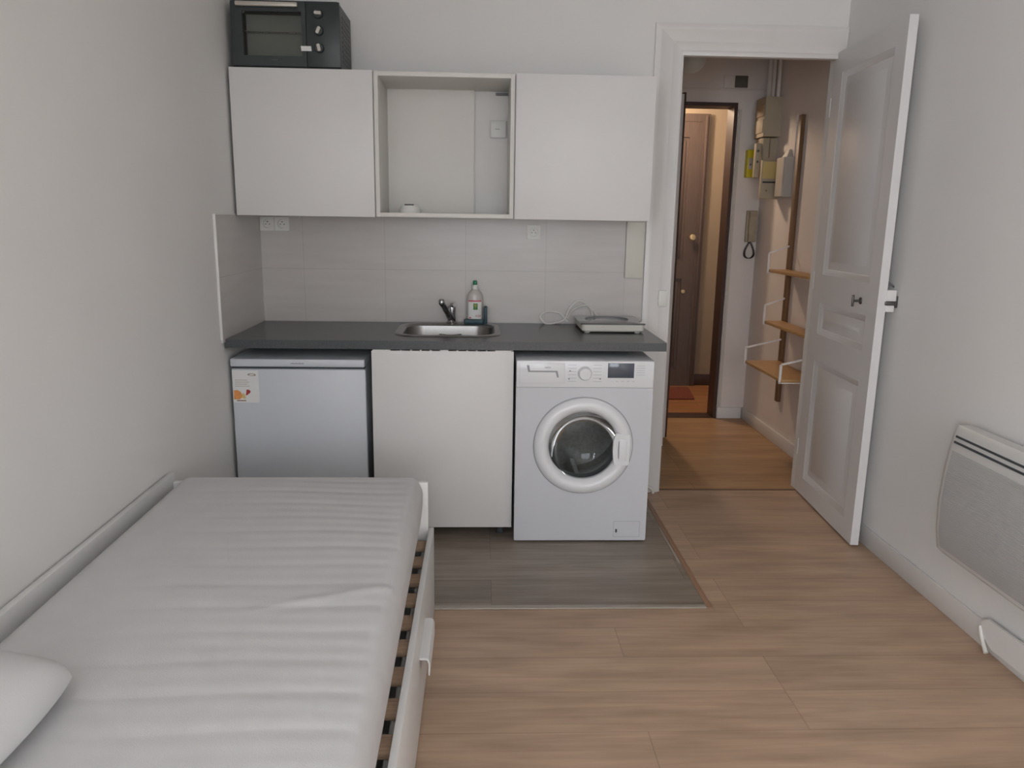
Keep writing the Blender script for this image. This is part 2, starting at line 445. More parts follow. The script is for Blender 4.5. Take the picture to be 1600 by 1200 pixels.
# landing
bm = B(); box(bm, 0.3, 2.9, 6.75, 6.85, 0, CZ); struct('wall_landing_back', bm, M['tanwall'])
bm = B(); box(bm, 0.3, 0.4, HY + 0.14, 6.75, 0, CZ); struct('wall_landing_left', bm, M['tanwall'])
bm = B(); box(bm, 2.8, 2.9, HY + 0.14, 6.75, 0, CZ); struct('wall_landing_right', bm, M['tanwall'])

# skirting
def skirt(name, x0, x1, y0, y1, h, m):
    bm = B(); box(bm, x0, x1, y0, y1, 0.0, h, 0.004); struct(name, bm, m)
skirt('baseboard_right', XR - 0.014, XR, -3.49, YB - 0.03, 0.088, M['trim'])
skirt('baseboard_hall_right', HX - 0.014, HX, YB + 0.12, HY - 0.002, 0.085, M['trim'])
skirt('baseboard_hall_end', EX1 + 0.006, HX - 0.016, HY - 0.014, HY, 0.085, M['trim'])
skirt('baseboard_landing', 1.905, 2.79, 6.735, 6.75, 0.10, M['brown'])

# room door casing (architrave): outer x .822, inner .958, top 2.366
def casing_profile(bm, p, q, nrm_in, w, y0):
    pass
bm = B()
cx0, ctop = 0.826, 2.366
prof = [(0.0, 0.0), (0.0, 0.016), (0.014, 0.019), (0.028, 0.019), (0.034, 0.016), (0.088, 0.016), (0.094, 0.012), (0.136, 0.012), (0.136, 0.0)]
# left upright
loft(bm, [[(cx0 + u * 0.97, YB - d, 0.0) for u, d in prof], [(cx0 + u * 0.97, YB - d, ctop - u * 0.9) for u, d in prof]])
# header
loft(bm, [[(cx0 + u * 0.97, YB - d, ctop - u * 0.9) for u, d in prof], [(XR - 0.002, YB - d, ctop - u * 0.9) for u, d in prof]])
struct('trim_door_casing', bm, M['trim'], 'white moulded casing around the open panelled door')
bm = B()
box(bm, DX0, DX1 + 0.024, YB - 0.008, YB + 0.035, DZ - 0.024, DZ - 0.001, 0.002)
box(bm, DX0, DX0 + 0.012, YB - 0.006, YB + 0.11, 0, DZ - 0.022, 0.003)
struct('trim_door_lining', bm, M['trim'])
# threshold seam of the doorway
bm = B(); box(bm, DX0, DX1 + 0.02, YB + 0.014, YB + 0.034, 0.0, 0.0025)
struct('trim_threshold', bm, M['stripdark'])

# ------------------------------------------------------------------ grey floor inset in front of the kitchenette
IX, IY = 0.862, 2.672
bm = B(); box(bm, XL + 0.002, IX, IY + 0.02, YB - 0.002, 0.0, 0.003)
struct('floor_kitchen', bm, M['inset'])
bm = B(); box(bm, XL + 0.002, IX, IY - 0.006, IY + 0.02, 0.0, 0.006, 0.002)
struct('trim_floor_front', bm, M['striplight'])
bm = B(); box(bm, IX, IX + 0.022, IY - 0.006, YB - 0.03, 0.0, 0.006, 0.002)
struct('trim_floor_side', bm, M['stripwood'])
bm = B(); box(bm, IX - 0.012, IX - 0.001, 3.05, 3.45, 0.003, 0.0055, 0.001)
struct('trim_floor_edge', bm, M['striplight'])

# ------------------------------------------------------------------ tiled splashback
bm = B(); box(bm, XL + 0.008, 0.822, YB - 0.007, YB, 0.86, 1.445)
struct('wall_back_tiles', bm, M['tilex'], 'pale beige tiled splashback behind the worktop')
bm = B(); box(bm, XL, XL + 0.008, 3.305, YB - 0.007, 0.90, 1.436)
struct('wall_left_tiles', bm, M['tiley'])
bm = B(); box(bm, XL, XL + 0.0105, 3.297, 3.305, 0.914, 1.438, 0.001)
box(bm, XL, XL + 0.0105, 3.305, 3.565, 1.436, 1.440)
struct('trim_tile_edge', bm, M['trim'])
bm = B(); box(bm, 0.726, 0.818, YB - 0.022, YB - 0.007, 1.15, 1.43, 0.003)
o = tag(obj('cable_trunking', bm, M['cream'], None, origin=(0.772, YB - 0.01, 1.15)), 'cream vertical cable trunking box on the tiles beside the door casing', 'trunking')

# ------------------------------------------------------------------ wall cabinets
YU, ZT, ZB = 3.572, 2.057, 1.4375
TK = 0.018
def wall_cabinet(x0, x1, label, loc):
    t = thing('wall_cabinet', label, 'cabinet', loc, group=None)
    bm = B()
    box(bm, x0, x0 + TK, YU + 0.020, YB - 0.001, ZB, ZT); box(bm, x1 - TK, x1, YU + 0.020, YB - 0.001, ZB, ZT)
    box(bm, x0 + TK, x1 - TK, YU + 0.020, YB - 0.001, ZB, ZB + TK); box(bm, x0 + TK, x1 - TK, YU + 0.020, YB - 0.001, ZT - TK, ZT)
    box(bm, x0 + TK, x1 - TK, YB - 0.02, YB - 0.012, ZB + TK, ZT - TK)
    obj('carcass', bm, M['board'], t)
    return t
# the tile sheet stops at 1.445, so cabinets start in front of it
ZB2 = ZB
def cab_door(t, x0, x1):
    bm = B(); box(bm, x0 + 0.0015, x1 - 0.0015, YU, YU + 0.018, ZB - 0.002, ZT, 0.0015)
    obj('door', bm, M['board'], t)
u0, u1, u2, u3 = -1.094, -0.479, 0.1425, 0.763
tl = wall_cabinet(u0, u1 - 0.001, 'closed white wall cabinet under the black mini oven', ((u0 + u1) / 2, 3.77, ZB))
cab_door(tl, u0, u1)
tr = wall_cabinet(u2 + 0.001, u3 - 0.02, 'closed white wall cabinet nearest the doorway, above the hot plate', ((u2 + u3) / 2, 3.77, ZB))
cab_door(tr, u2 + 0.002, u3)
tm = thing('wall_cabinet', 'open white wall cabinet without a door, between two closed ones', 'cabinet', ((u1 + u2) / 2, 3.77, ZB))
bm = B(); ym = YU + 0.018; a, b_ = u1 + 0.001, u2 - 0.001; tk = 0.019
box(bm, a, a + tk, ym, YB - 0.001, ZB, ZT, 0.0012); box(bm, b_ - tk, b_, ym, YB - 0.001, ZB, ZT, 0.0012)
box(bm, a + tk, b_ - tk, ym, YB - 0.001, ZB, ZB + tk, 0.0012); box(bm, a + tk, b_ - tk, ym, YB - 0.001, ZT - tk, ZT, 0.0012)
obj('carcass', bm, M['boardin'], tm)
bm = B(); box(bm, a + tk, -0.042, YB - 0.024, YB - 0.018, ZB + tk, ZT - tk)
obj('back_panel', bm, M['boardin'], tm)
bm = B(); box(bm, 0.062, 0.121, YB - 0.022, YB - 0.014, 2.018, 2.030)
obj('hanging_rail', bm, M['darkmetal'], tm)
# junction box on the wall inside the open cabinet
jb = thing('junction_box', 'square white junction box on the wall inside the open cabinet', 'electrical box', (0.076, YB, 1.862))
bm = B(); box(bm, 0.036, 0.114, YB - 0.022, YB, 1.822, 1.903, 0.004)
obj('cover', bm, M['white'], jb)
bm = B(); box(bm, 0.060, 0.082, YB - 0.0232, YB - 0.0215, 1.861, 1.864)
obj('slot', bm, M['greyline'], jb)
# round device lying on the bottom shelf
dv = thing('round_device', 'small round white plastic device lying on the bottom of the open cabinet', 'device', (-0.338, 3.72, ZB + tk))
bm = B(); lathe(bm, [(0, 0.0), (0.050, 0.0), (0.052, 0.004), (0.052, 0.016), (0.046, 0.018), (0.044, 0.028), (0.040, 0.034), (0, 0.036)], (-0.338, 3.72, ZB + tk))
obj('housing', bm, M['white'], dv)
bm = B(); box(bm, -0.360, -0.318, 3.695, 3.703, ZB + tk + 0.0345, ZB + tk + 0.040)
obj('slot', bm, M['ink'], dv)

# ------------------------------------------------------------------ mini oven on the left cabinet
ov = thing('mini_oven', 'black mini oven standing on top of the left wall cabinet', 'oven', (-0.85, 3.745, ZT))
ox0, ox1, oy0, oy1, oz0, oz1 = -1.083, -0.617, 3.597, 3.885, ZT + 0.008, 2.335
bm = B(); plate(bm, [(ox0, oz0), (ox1, oz0), (ox1, oz1 - 0.012), (ox1 - 0.012, oz1), (ox0 + 0.012, oz1), (ox0, oz1 - 0.012)], [[(-1.035, 2.105), (-0.775, 2.105), (-0.775, 2.292), (-1.035, 2.292)]], XZ, oy0 + 0.014, oy0 + 0.022)
prism(bm, [(ox0, oz0), (ox1, oz0), (ox1, oz1 - 0.012), (ox1 - 0.012, oz1), (ox0 + 0.012, oz1), (ox0, oz1 - 0.012)], XZ, oy0 + 0.20, oy1)
for (pa, pb) in (((ox0, oz0), (ox1, oz0)), ((ox1, oz0), (ox1, oz1 - 0.012)), ((ox1 - 0.012, oz1), (ox0 + 0.012, oz1)), ((ox0, oz1 - 0.012), (ox0, oz0))):
    th = 0.004
    dx, dz = pb[0] - pa[0], pb[1] - pa[1]; L_ = math.hypot(dx, dz); nx, nz_ = -dz / L_ * th, dx / L_ * th
    prism(bm, [pa, pb, (pb[0] + nx, pb[1] + nz_), (pa[0] + nx, pa[1] + nz_)], XZ, oy0 + 0.022, oy0 + 0.20)
body = obj('body', bm, M['black'], ov)
bm = B()
for k in range(10):
    z = 2.10 + k * 0.020
    box(bm, ox1 - 0.001, ox1 + 0.0015, oy0 + 0.06, oy1 - 0.03, z, z + 0.008)
obj('vent_ribs', bm, M['black'], body)
bm = B(); box(bm, -1.034, -0.776, oy0 + 0.075, oy0 + 0.085, 2.108, 2.29); box(bm, -1.034, -0.776, oy0 + 0.024, oy0 + 0.075, 2.106, 2.109)
obj('oven_cavity', bm, M['ovenin'], ov)
bm = B()
for y in (oy0 + 0.04, oy0 + 0.065): tube(bm, [(-1.034, y, 2.215), (-0.778, y, 2.215)], 0.0022, 6)
for k in range(9): tube(bm, [(-1.02 + k * 0.029, oy0 + 0.04, 2.215), (-1.02 + k * 0.029, oy0 + 0.065, 2.215)], 0.0015, 6)
obj('rack', bm, M['steel'], ov)
dr = bm = B(); plate(bm, [(-1.078, 2.068), (-0.762, 2.068), (-0.762, 2.328), (-1.078, 2.328)], [[(-1.030, 2.110), (-0.780, 2.110), (-0.780, 2.288), (-1.030, 2.288)]], XZ, oy0, oy0 + 0.013)
od = obj('door', bm, M['black'], ov)
bm = B(); box(bm, -1.030, -0.780, oy0 + 0.004, oy0 + 0.008, 2.110, 2.288)
obj('glass_pane', bm, M['ovenglass'], od)
bm = B(); box(bm, -1.050, -0.790, oy0 - 0.030, oy0 - 0.014, 2.302, 2.320, 0.004)
for x in (-1.03, -0.81): box(bm, x - 0.006, x + 0.006, oy0 - 0.018, oy0 + 0.001, 2.306, 2.316)
obj('handle', bm, M['silver'], od)
bm = B(); prism(bm, [(-0.784, 2.132), (-0.740, 2.132), (-0.742, 2.152), (-0.786, 2.152)], XZ, oy0 - 0.0012, oy0)
obj('sticker', bm, M['sticker'], od)
bm = B(); box(bm, -0.912, -0.886, oy0 - 0.001, oy0, 2.092, 2.096); obj('badge', bm, M['darkmetal'], od)
bm = B(); box(bm, -0.760, ox1, oy0, oy0 + 0.014, oz0 + 0.002, oz1 - 0.004, 0.003)
cp = obj('control_panel', bm, M['black'], ov)
for z, an in ((2.282, PI / 2 + 0.05), (2.214, 0.42), (2.144, -0.2)):
    cx = -0.706
    bm = B(); lathe(bm, [(0.0, 0.0), (0.021, 0.0), (0.020, 0.010), (0.017, 0.014), (0, 0.014)], (cx, oy0, z), 'y', 24)
    kn = obj('knob', bm, M['black'], cp)
    bm = B(); bw = [(-0.0065, -0.013), (0, -0.015), (0.0065, -0.013), (0.0065, 0.013), (0, 0.015), (-0.0065, 0.013)]
    ca, sa = math.cos(an), math.sin(an)
    prism(bm, [(cx + u * ca + v * -sa * -1, z + -u * sa * 1 + v * ca) for u, v in bw], XZ, oy0 - 0.024, oy0 - 0.014)
    obj('grip', bm, M['silver'], kn)
for x in (-1.05, -0.65):
    for y in (3.62, 3.86):
        bm = B(); lathe(bm, [(0, 0), (0.012, 0), (0.014, 0.009), (0, 0.009)], (x, y, ZT), 'z', 16); obj('foot', bm, M['darkgap'], ov)

# ------------------------------------------------------------------ worktop, sink, tap
YC, ZC = 3.331, 0.9128
bm = B(); plate(bm, [(XL + 0.006, YC + 0.002), (0.815, YC + 0.002), (0.815, YB - 0.008), (XL + 0.006, YB - 0.008)], [rrect(-0.386, 0.070, 3.480, 3.900, 0.09)[::-1]], XY, ZC - 0.0375, ZC)
tag(obj('worktop', bm, M['counter'], None, origin=(-0.14, 3.65, ZC - 0.0375)), 'long dark grey laminate worktop with a rounded steel sink set into it', 'worktop')
sk = thing('sink', 'rounded stainless steel sink set into the dark worktop', 'sink', (-0.158, 3.69, ZC))
def rl(x0, x1, y0, y1, r, z): return [(x, y, z) for x, y in rrect(x0, x1, y0, y1, r, 10)]
bm = B(); loft(bm, [rl(-0.404, 0.088, 3.460, 3.922, 0.10, ZC + 0.0006), rl(-0.400, 0.084, 3.464, 3.918, 0.098, ZC + 0.004), rl(-0.378, 0.062, 3.486, 3.868, 0.09, ZC + 0.0045), rl(-0.366, 0.052, 3.497, 3.852, 0.085, ZC - 0.004), rl(-0.352, 0.036, 3.510, 3.838, 0.08, ZC - 0.12), rl(-0.325, 0.010, 3.536, 3.812, 0.07, ZC - 0.145), rl(-0.20, -0.11, 3.63, 3.72, 0.04, ZC - 0.150)], close_first=False)
obj('basin', bm, M['steel'], sk)
bm = B(); lathe(bm, [(0.0, 0.002), (0.018, 0.002), (0.02, 0.004), (0.036, 0.004), (0.038, 0.0), (0, 0.0)], (-0.155, 3.675, ZC - 0.150), 'z', 28)
for k in range(6):
    a = k * PI / 3; box(bm, -0.155 + 0.026 * math.cos(a) - 0.003, -0.155 + 0.026 * math.cos(a) + 0.003, 3.675 + 0.026 * math.sin(a) - 0.003, 3.675 + 0.026 * math.sin(a) + 0.003, ZC - 0.146, ZC - 0.145)
obj('drain', bm, M['darkmetal'], sk)
bm = B(); tube(bm, smooth_path([(-0.21, 3.842, ZC - 0.045), (-0.155, 3.836, ZC - 0.05), (-0.10, 3.842, ZC - 0.045)]), 0.004, 8); obj('overflow_bar', bm, M['darkmetal'], sk)
tp = thing('tap', 'chrome mixer tap with a raised lever behind the sink', 'tap', (-0.155, 3.895, ZC + 0.003))
tz = ZC + 0.0045
bm = B(); lathe(bm, [(0, 0), (0.026, 0), (0.027, 0.006), (0.021, 0.012), (0.0195, 0.05), (0.021, 0.070), (0.020, 0.082), (0.012, 0.090), (0, 0.091)], (-0.151, 3.895, tz), 'z', 28)
obj('body', bm, M['chrome'], tp)
bm = B(); tube(bm, smooth_path([(-0.152, 3.885, tz + 0.022), (-0.165, 3.840, tz + 0.055), (-0.180, 3.795, tz + 0.090), (-0.192, 3.768, tz + 0.112)]), [0.017] * 6 + [0.0155] * 6 + [0.014] * 7, 14)
sp_ = obj('spout', bm, M['chrome'], tp)
bm = B(); lathe(bm, [(0, -0.008), (0.013, -0.008), (0.0145, 0.0), (0.0145, 0.012), (0.010, 0.018), (0, 0.019)], (-0.194, 3.762, tz + 0.116), 'z', 20); obj('aerator', bm, M['chrome'], sp_)
bm = B(); tube(bm, smooth_path([(-0.151, 3.895, tz + 0.078), (-0.146, 3.888, tz + 0.090), (-0.136, 3.868, tz + 0.094)]), [0.016] * 3 + [0.013] * 5 + [0.009] * 5, 12); obj('lever', bm, M['chrome'], tp)

# ------------------------------------------------------------------ washing-up bottle in a teal caddy
zr = ZC + 0.0047
bm = B(); loft(bm, [[(x, y, zr + h) for x, y in rrect(-0.088 + i, 0.010 - i, 3.874 + i, 3.9005 - i, 0.006, 4)] for h, i in ((0.0, 0.002), (0.003, 0.0), (0.019, 0.0), (0.022, 0.002))])
tag(obj('sponge', bm, M['teal'], None, origin=(-0.04, 3.887, zr)), 'flat dark teal sponge lying in front of the washing-up bottle', 'sponge')
bm = B(); loft(bm, [[(x, y, zr + h) for x, y in rrect(0.0115 + i, 0.0285 - i, 3.878 + i, 3.940 - i, 0.005, 4)] for h, i in ((0.0, 0.001), (0.003, 0.0), (0.080, 0.0), (0.084, 0.002))])
tag(obj('sponge', bm, M['teal'], None, origin=(0.02, 3.91, zr)), 'dark teal sponge standing upright right of the washing-up bottle', 'sponge')
bz = ZC + 0.0047
bt = thing('dish_soap_bottle', 'clear washing-up liquid bottle with green cap and white label', 'bottle', (-0.030, 3.925, bz))
bc = (-0.034, 3.924, bz)
bm = B(); lathe(bm, [(0, 0), (0.037, 0.0), (0.040, 0.006), (0.041, 0.05), (0.041, 0.115), (0.038, 0.138), (0.029, 0.156), (0.016, 0.166), (0.014, 0.172), (0, 0.172)], bc, 'z', 36, 1.0, 0.52)
obj('bottle_body', bm, M['soap'], bt)
bm = B(); lathe(bm, [(0.0, 0.170), (0.0155, 0.170), (0.0155, 0.186), (0.012, 0.192), (0, 0.192)], bc, 'z', 24); obj('neck', bm, M['white'], bt)
bm = B(); lathe(bm, [(0.0, 0.1915), (0.0095, 0.1915), (0.0105, 0.196), (0.010, 0.210), (0.007, 0.213), (0, 0.213)], bc, 'z', 24); obj('cap', bm, M['green'], bt)
def wrap(bm, u0, u1, z0, z1, r, seg=12):   # a strip of the label following the bottle's oval front
    rows = []
    for z in (z0, z1):
        rows.append([bm.verts.new((bc[0] + u, bc[1] - 0.52 * math.sqrt(max(0, 0.041 ** 2 - u * u)) - r, bc[2] + z)) for u in [u0 + (u1 - u0) * i / seg for i in range(seg + 1)]])
    for i in range(seg): bm.faces.new((rows[0][i], rows[0][i + 1], rows[1][i + 1], rows[1][i]))
    return bm
bm = B(); wrap(bm, -0.032, 0.032, 0.020, 0.112, 0.0008); lb_ = obj('label', bm, M['sticker'], bt)
bm = B(); wrap(bm, -0.032, 0.032, 0.108, 0.1155, 0.0012); obj('red_band', bm, M['pink'], lb_)
bm = B(); wrap(bm, -0.008, 0.014, 0.068, 0.100, 0.0012); em = obj('emblem', bm, M['leafgreen'], lb_)
bm = B(); wrap(bm, -0.003, 0.009, 0.083, 0.097, 0.0016); wrap(bm, 0.002, 0.004, 0.074, 0.083, 0.0016); obj('emblem_tree', bm, mat('yellow_green_print', (140, 150, 70), 0.5), lb_)
bm = text_bm('X20', 0.016); bmesh.ops.transform(bm, matrix=Matrix.Translation((bc[0] + 0.016, bc[1] - 0.52 * 0.041 - 0.0004, bc[2] + 0.036)) @ Matrix.Rotation(0.13, 4, 'Z') @ Matrix.Rotation(PI / 2, 4, 'X'), verts=bm.verts); obj('red_lettering', bm, M['red'], lb_)
bm = B(); wrap(bm, -0.029, -0.019, 0.024, 0.031, 0.0012); obj('red_mark', bm, M['pink'], lb_)

# ------------------------------------------------------------------ portable hob
hb = thing('hot_plate', 'portable white electric hob with black glass top on the worktop', 'hob', (0.625, 3.77, ZC))
hx0, hx1, hy0, hy1 = 0.474, 0.776, 3.622, 3.935
def hl(x0, x1, y0, y1, r, z): return [(x, y, z) for x, y in rrect(x0, x1, y0, y1, r, 6)]
bm = B(); loft(bm, [hl(hx0 + 0.008, hx1 - 0.008, hy0 + 0.008, hy1 - 0.008, 0.016, ZC + 0.006), hl(hx0 + 0.002, hx1 - 0.002, hy0 + 0.002, hy1 - 0.002, 0.018, ZC + 0.012), hl(hx0, hx1, hy0, hy1, 0.018, ZC + 0.040)])
obj('housing', bm, M['cream'], hb)
bm = B(); loft(bm, [hl(hx0 - 0.003, hx1 + 0.003, hy0 - 0.003, hy1, 0.014, ZC + 0.040), hl(hx0 - 0.003, hx1 + 0.003, hy0 - 0.003, hy1, 0.014, ZC + 0.045), hl(hx0, hx1, hy0, hy1 - 0.003, 0.012, ZC + 0.0465)])
hg = obj('glass_top', bm, M['hobglass'], hb)
bm = B(); tube(bm, [(0.62 + 0.105 * math.cos(2 * PI * k / 40), 3.80 + 0.105 * math.sin(2 * PI * k / 40), ZC + 0.0466) for k in range(40)], 0.0011, 6, closed=True); obj('ring_mark', bm, M['greyline'], hg)
for x in (0.505, 0.745):
    for y in (3.655, 3.905):
        bm = B(); lathe(bm, [(0, 0), (0.013, 0), (0.014, 0.007), (0, 0.007)], (x, y, ZC), 'z', 18); obj('foot', bm, M['white'], hb)
cr = 0.0044
bm = B()
tube(bm, smooth_path([(0.60, 3.938, ZC + 0.03), (0.56, 3.947, ZC + 0.085), (0.50, 3.946, ZC + 0.118), (0.452, 3.944, ZC + 0.085), (0.425, 3.938, ZC + 0.025), (0.38, 3.925, ZC + 0.008), (0.335, 3.915, ZC + 0.004), (0.315, 3.925, ZC + 0.012), (0.30, 3.935, ZC + 0.04), (0.335, 3.94, ZC + 0.062), (0.40, 3.94, ZC + 0.055), (0.44, 3.942, ZC + 0.012)], 8), cr, 8)
tube(bm, smooth_path([(0.44, 3.945, ZC + 0.03), (0.47, 3.94, ZC + 0.075), (0.53, 3.93, ZC + 0.10), (0.56, 3.94, ZC + 0.075), (0.57, 3.945, ZC + 0.03)], 8), cr, 8)
obj('power_cable', bm, M['cablewhite'], hb)

# ------------------------------------------------------------------ sockets on the tiles
def socket(name, label, x0, n, z0, w=0.072, h=0.066):
    t = thing(name, label, 'socket', (x0 + n * w / 2, YB - 0.007, z0))
    yf = YB - 0.007
    for k in range(n):
        a = x0 + k * w
        bm = B(); plate(bm, [(a + 0.0006, z0), (a + w - 0.0006, z0), (a + w - 0.0006, z0 + h), (a + 0.0006, z0 + h)], [[(a + w / 2 + 0.021 * math.cos(q * PI / 12), z0 + h / 2 + 0.021 * math.sin(q * PI / 12)) for q in range(24)]], XZ, yf - 0.011, yf)
        obj('face_plate', bm, M['white'], t)
        bm = B(); lathe(bm, [(0.021, 0.009), (0.0195, 0.003), (0, 0.003)], (a + w / 2, yf, z0 + h / 2), 'y', 24)
        wl = obj('socket_well', bm, M['white'], t)
        bm = B()
        for dx in (-0.0095, 0.0095): lathe(bm, [(0.0, 0.0036), (0.0026, 0.0036), (0.0026, 0.0030)], (a + w / 2 + dx, yf, z0 + h / 2 - 0.002), 'y', 10)
        lathe(bm, [(0.0028, 0.003), (0.0024, 0.010), (0, 0.010)], (a + w / 2, yf, z0 + h / 2 + 0.010), 'y', 10)
        obj('contacts', bm, M['darkmetal'], wl)
    return t
socket('wall_socket', 'white double socket on the tiles under the left wall cabinet', -1.097, 2, 1.363)
socket('wall_socket', 'white single socket on the tiles above the worktop, right of the sink', 0.226, 1, 1.338, 0.066, 0.070)
# small push switch on the casing
bm = B(); box(bm, 0.905, 0.948, YB - 0.026, YB - 0.012, 1.008, 1.09, 0.003)
tag(obj('light_switch', bm, M['white'], None, origin=(0.926, YB - 0.018, 1.05)), 'small white switch on the door casing beside the worktop end', 'switch')

# ------------------------------------------------------------------ fridge
YF = 3.362
fr_ = thing('fridge', 'small white undercounter fridge with a food sticker, behind the bed end', 'fridge', (-0.803, 3.62, 0.0))
fx0, fx1, fz = -1.094, -0.512, 0.823
bm = B(); box(bm, fx0 + 0.004, fx1 - 0.002, YF + 0.052, 3.90, 0.03, fz - 0.036, 0.004)
obj('cabinet', bm, M['fridge'], fr_)
bm = B(); box(bm, fx0, fx1, YF - 0.002, 3.90, fz - 0.034, fz, 0.004)
fp = obj('top_panel', bm, M['fridge'], fr_)
bm = B(); x = -0.833
random.seed(7)
for k in range(8):
    wv = 0.0042 + 0.0016 * (k % 3); box(bm, x, x + wv, YF - 0.0026, YF - 0.0018, fz - 0.021, fz - 0.0165 + 0.0012 * (k % 2)); x += wv + 0.0017
obj('faint_lettering', bm, M['greyline'], fp)
bm = B(); box(bm, fx0 + 0.002, fx1 - 0.004, YF + 0.012, YF + 0.05, fz - 0.044, fz - 0.034)
obj('gasket', bm, M['darkgap'], fr_)
bm = B(); box(bm, fx0 + 0.002, fx1 + 0.004, YF, YF + 0.05, 0.05, fz - 0.044, 0.006)
fd = obj('door', bm, M['fridge'], fr_)
for x in (fx0 + 0.05, fx1 - 0.05):
    for y in (3.45, 3.85):
        bm = B(); lathe(bm, [(0, 0), (0.018, 0), (0.018, 0.03), (0, 0.03)], (x, y, 0.003), 'z', 14); obj('foot', bm, M['darkgap'], fr_)
ys = YF - 0.0006
bm = B(); box(bm, -1.088, -0.975, ys, YF, 0.628, 0.772); st = obj('sticker', bm, M['sticker'], fd)
st['label'] = 'white sticker with orange and strawberry'
def pr(outline, m, name, d=0.0004):
    bm = B(); prism(bm, outline, XZ, ys - d, ys); obj(name, bm, m, st)
def ell(cx, cz, a, b, n=24, rot=0):
    return [(cx + a * math.cos(2 * PI * i / n) * math.cos(rot) - b * math.sin(2 * PI * i / n) * math.sin(rot), cz + a * math.cos(2 * PI * i / n) * math.sin(rot) + b * math.sin(2 * PI * i / n) * math.cos(rot)) for i in range(n)]
pr([(-1.086, 0.642), (-1.086, 0.682), (-1.070, 0.684), (-1.056, 0.677), (-1.050, 0.662), (-1.052, 0.650), (-1.060, 0.642)], M['orange'], 'orange_print')
pr([(-1.030, 0.686), (-1.020, 0.686), (-1.012, 0.680), (-1.014, 0.672), (-1.030, 0.660), (-1.034, 0.662), (-1.031, 0.675)], M['red'], 'strawberry_print')
pr(ell(-1.004, 0.753, 0.018, 0.0055, rot=-0.05), M['brownprint'], 'brown_mark')
pr(ell(-1.004, 0.753, 0.012, 0.003), M['sticker'], 'brown_mark_centre', 0.0007)
pr([(-1.074, 0.634), (-1.034, 0.634), (-1.034, 0.639), (-1.074, 0.639)], M['brownprint'], 'brown_band')
pr([(-1.052, 0.648), (-1.034, 0.644), (-1.036, 0.662), (-1.046, 0.672), (-1.050, 0.664)], mat('pale_yellow_print', (214, 190, 130), 0.6), 'yellow_print')
bm = B()
for k in range(4): box(bm, -1.078, -1.016 - 0.008 * (k % 2), ys - 0.0003, ys, 0.700 + k * 0.009, 0.7035 + k * 0.009)
obj('faint_text_lines', bm, M['paleprint'], st)

# ------------------------------------------------------------------ sink base cabinet
YS = 3.322
sc_ = thing('base_cabinet', 'white sink base cabinet between the fridge and the washing machine', 'cabinet', (-0.167, 3.63, 0.0))
sx0, sx1 = -0.4756, 0.142
bm = B(); box(bm, sx0 + 0.004, sx0 + 0.020, YS + 0.022, 3.90, 0.06, 0.874); box(bm, sx1 - 0.020, sx1 - 0.004, YS + 0.022, 3.90, 0.06, 0.874)
box(bm, sx0 + 0.020, sx1 - 0.020, YS + 0.022, 3.90, 0.06, 0.078); box(bm, sx0 + 0.020, sx1 - 0.020, 3.885, 3.90, 0.078, 0.874)
obj('carcass', bm, M['board'], sc_)
bm = B(); box(bm, sx0, sx1, YS, YS + 0.018, 0.058, 0.871, 0.0015); obj('door', bm, M['board'], sc_)
for a_, b2 in ((-0.470, -0.394), (-0.352, -0.345), (-0.309, -0.301), (-0.267, -0.259), (-0.224, -0.216), (-0.180, -0.143), (-0.108, -0.100), (-0.065, -0.058), (-0.024, -0.017), (0.020, 0.026), (0.060, 0.130)):
    bm = B(); box(bm, a_, b2, YS + 0.001, YS + 0.012, 0.8712, 0.8750); obj('rail_tab', bm, M['white'], sc_)
for x in (sx0 + 0.05, sx1 - 0.05):
    for y in (3.40, 3.85):
        bm = B(); lathe(bm, [(0, 0), (0.022, 0), (0.016, 0.006), (0.014, 0.057), (0, 0.057)], (x, y, 0.003), 'z', 14); obj('leg', bm, M['darkgap'], sc_)

# ------------------------------------------------------------------ washing machine
YW = 3.280
wm = thing('washing_machine', 'white front-loading washing machine with round glass door', 'washing machine', (0.452, 3.55, 0.0))
wx0, wx1, wz = 0.1525, 0.752, 0.8427
dc = (0.453, YW, 0.459)
bm = B()
hole = [(dc[0] + 0.172 * math.cos(2 * PI * k / 48), dc[2] + 0.172 * math.sin(2 * PI * k / 48)) for k in range(48)]
plate(bm, rrect(wx0, wx1, 0.012, 0.722, 0.006, 3), [hole], XZ, YW, YW + 0.012)
box(bm, wx0, wx0 + 0.012, YW + 0.012, 3.78, 0.012, wz - 0.02); box(bm, wx1 - 0.012, wx1, YW + 0.012, 3.78, 0.012, wz - 0.02)
box(bm, wx0 + 0.012, wx1 - 0.012, 3.765, 3.78, 0.012, wz - 0.02); box(bm, wx0 + 0.012, wx1 - 0.012, YW + 0.012, 3.765, 0.012, 0.03)
obj('casing', bm, M['wm'], wm)
bm = B(); box(bm, wx0 - 0.0005, wx1 + 0.0005, YW + 0.004, 3.785, wz - 0.020, wz, 0.005); obj('top_plate', bm, M['wm'], wm)
bm = B(); box(bm, wx0, wx1, YW - 0.003, YW + 0.012, 0.7225, wz - 0.002, 0.004); cpn = obj('control_panel', bm, M['wmplastic'], wm)
yp = YW - 0.003
bm = B(); lathe(bm, [(0.031, -0.002), (0.031, 0.004), (0.0285, 0.007), (0.0262, 0.022), (0.0245, 0.024), (0, 0.024)], (0.449, yp, 0.787), 'y', 36); obj('dial', bm, M['wmplastic'], cpn)
for k in range(6):
    z = 0.750 + k * 0.0145
    for xa_, xb_ in ((0.376, 0.412), (0.486, 0.522)):
        bm = B(); box(bm, xa_, xb_, yp - 0.0005, yp, z, z + 0.0012); obj('program_line', bm, M['greyline'], cpn)
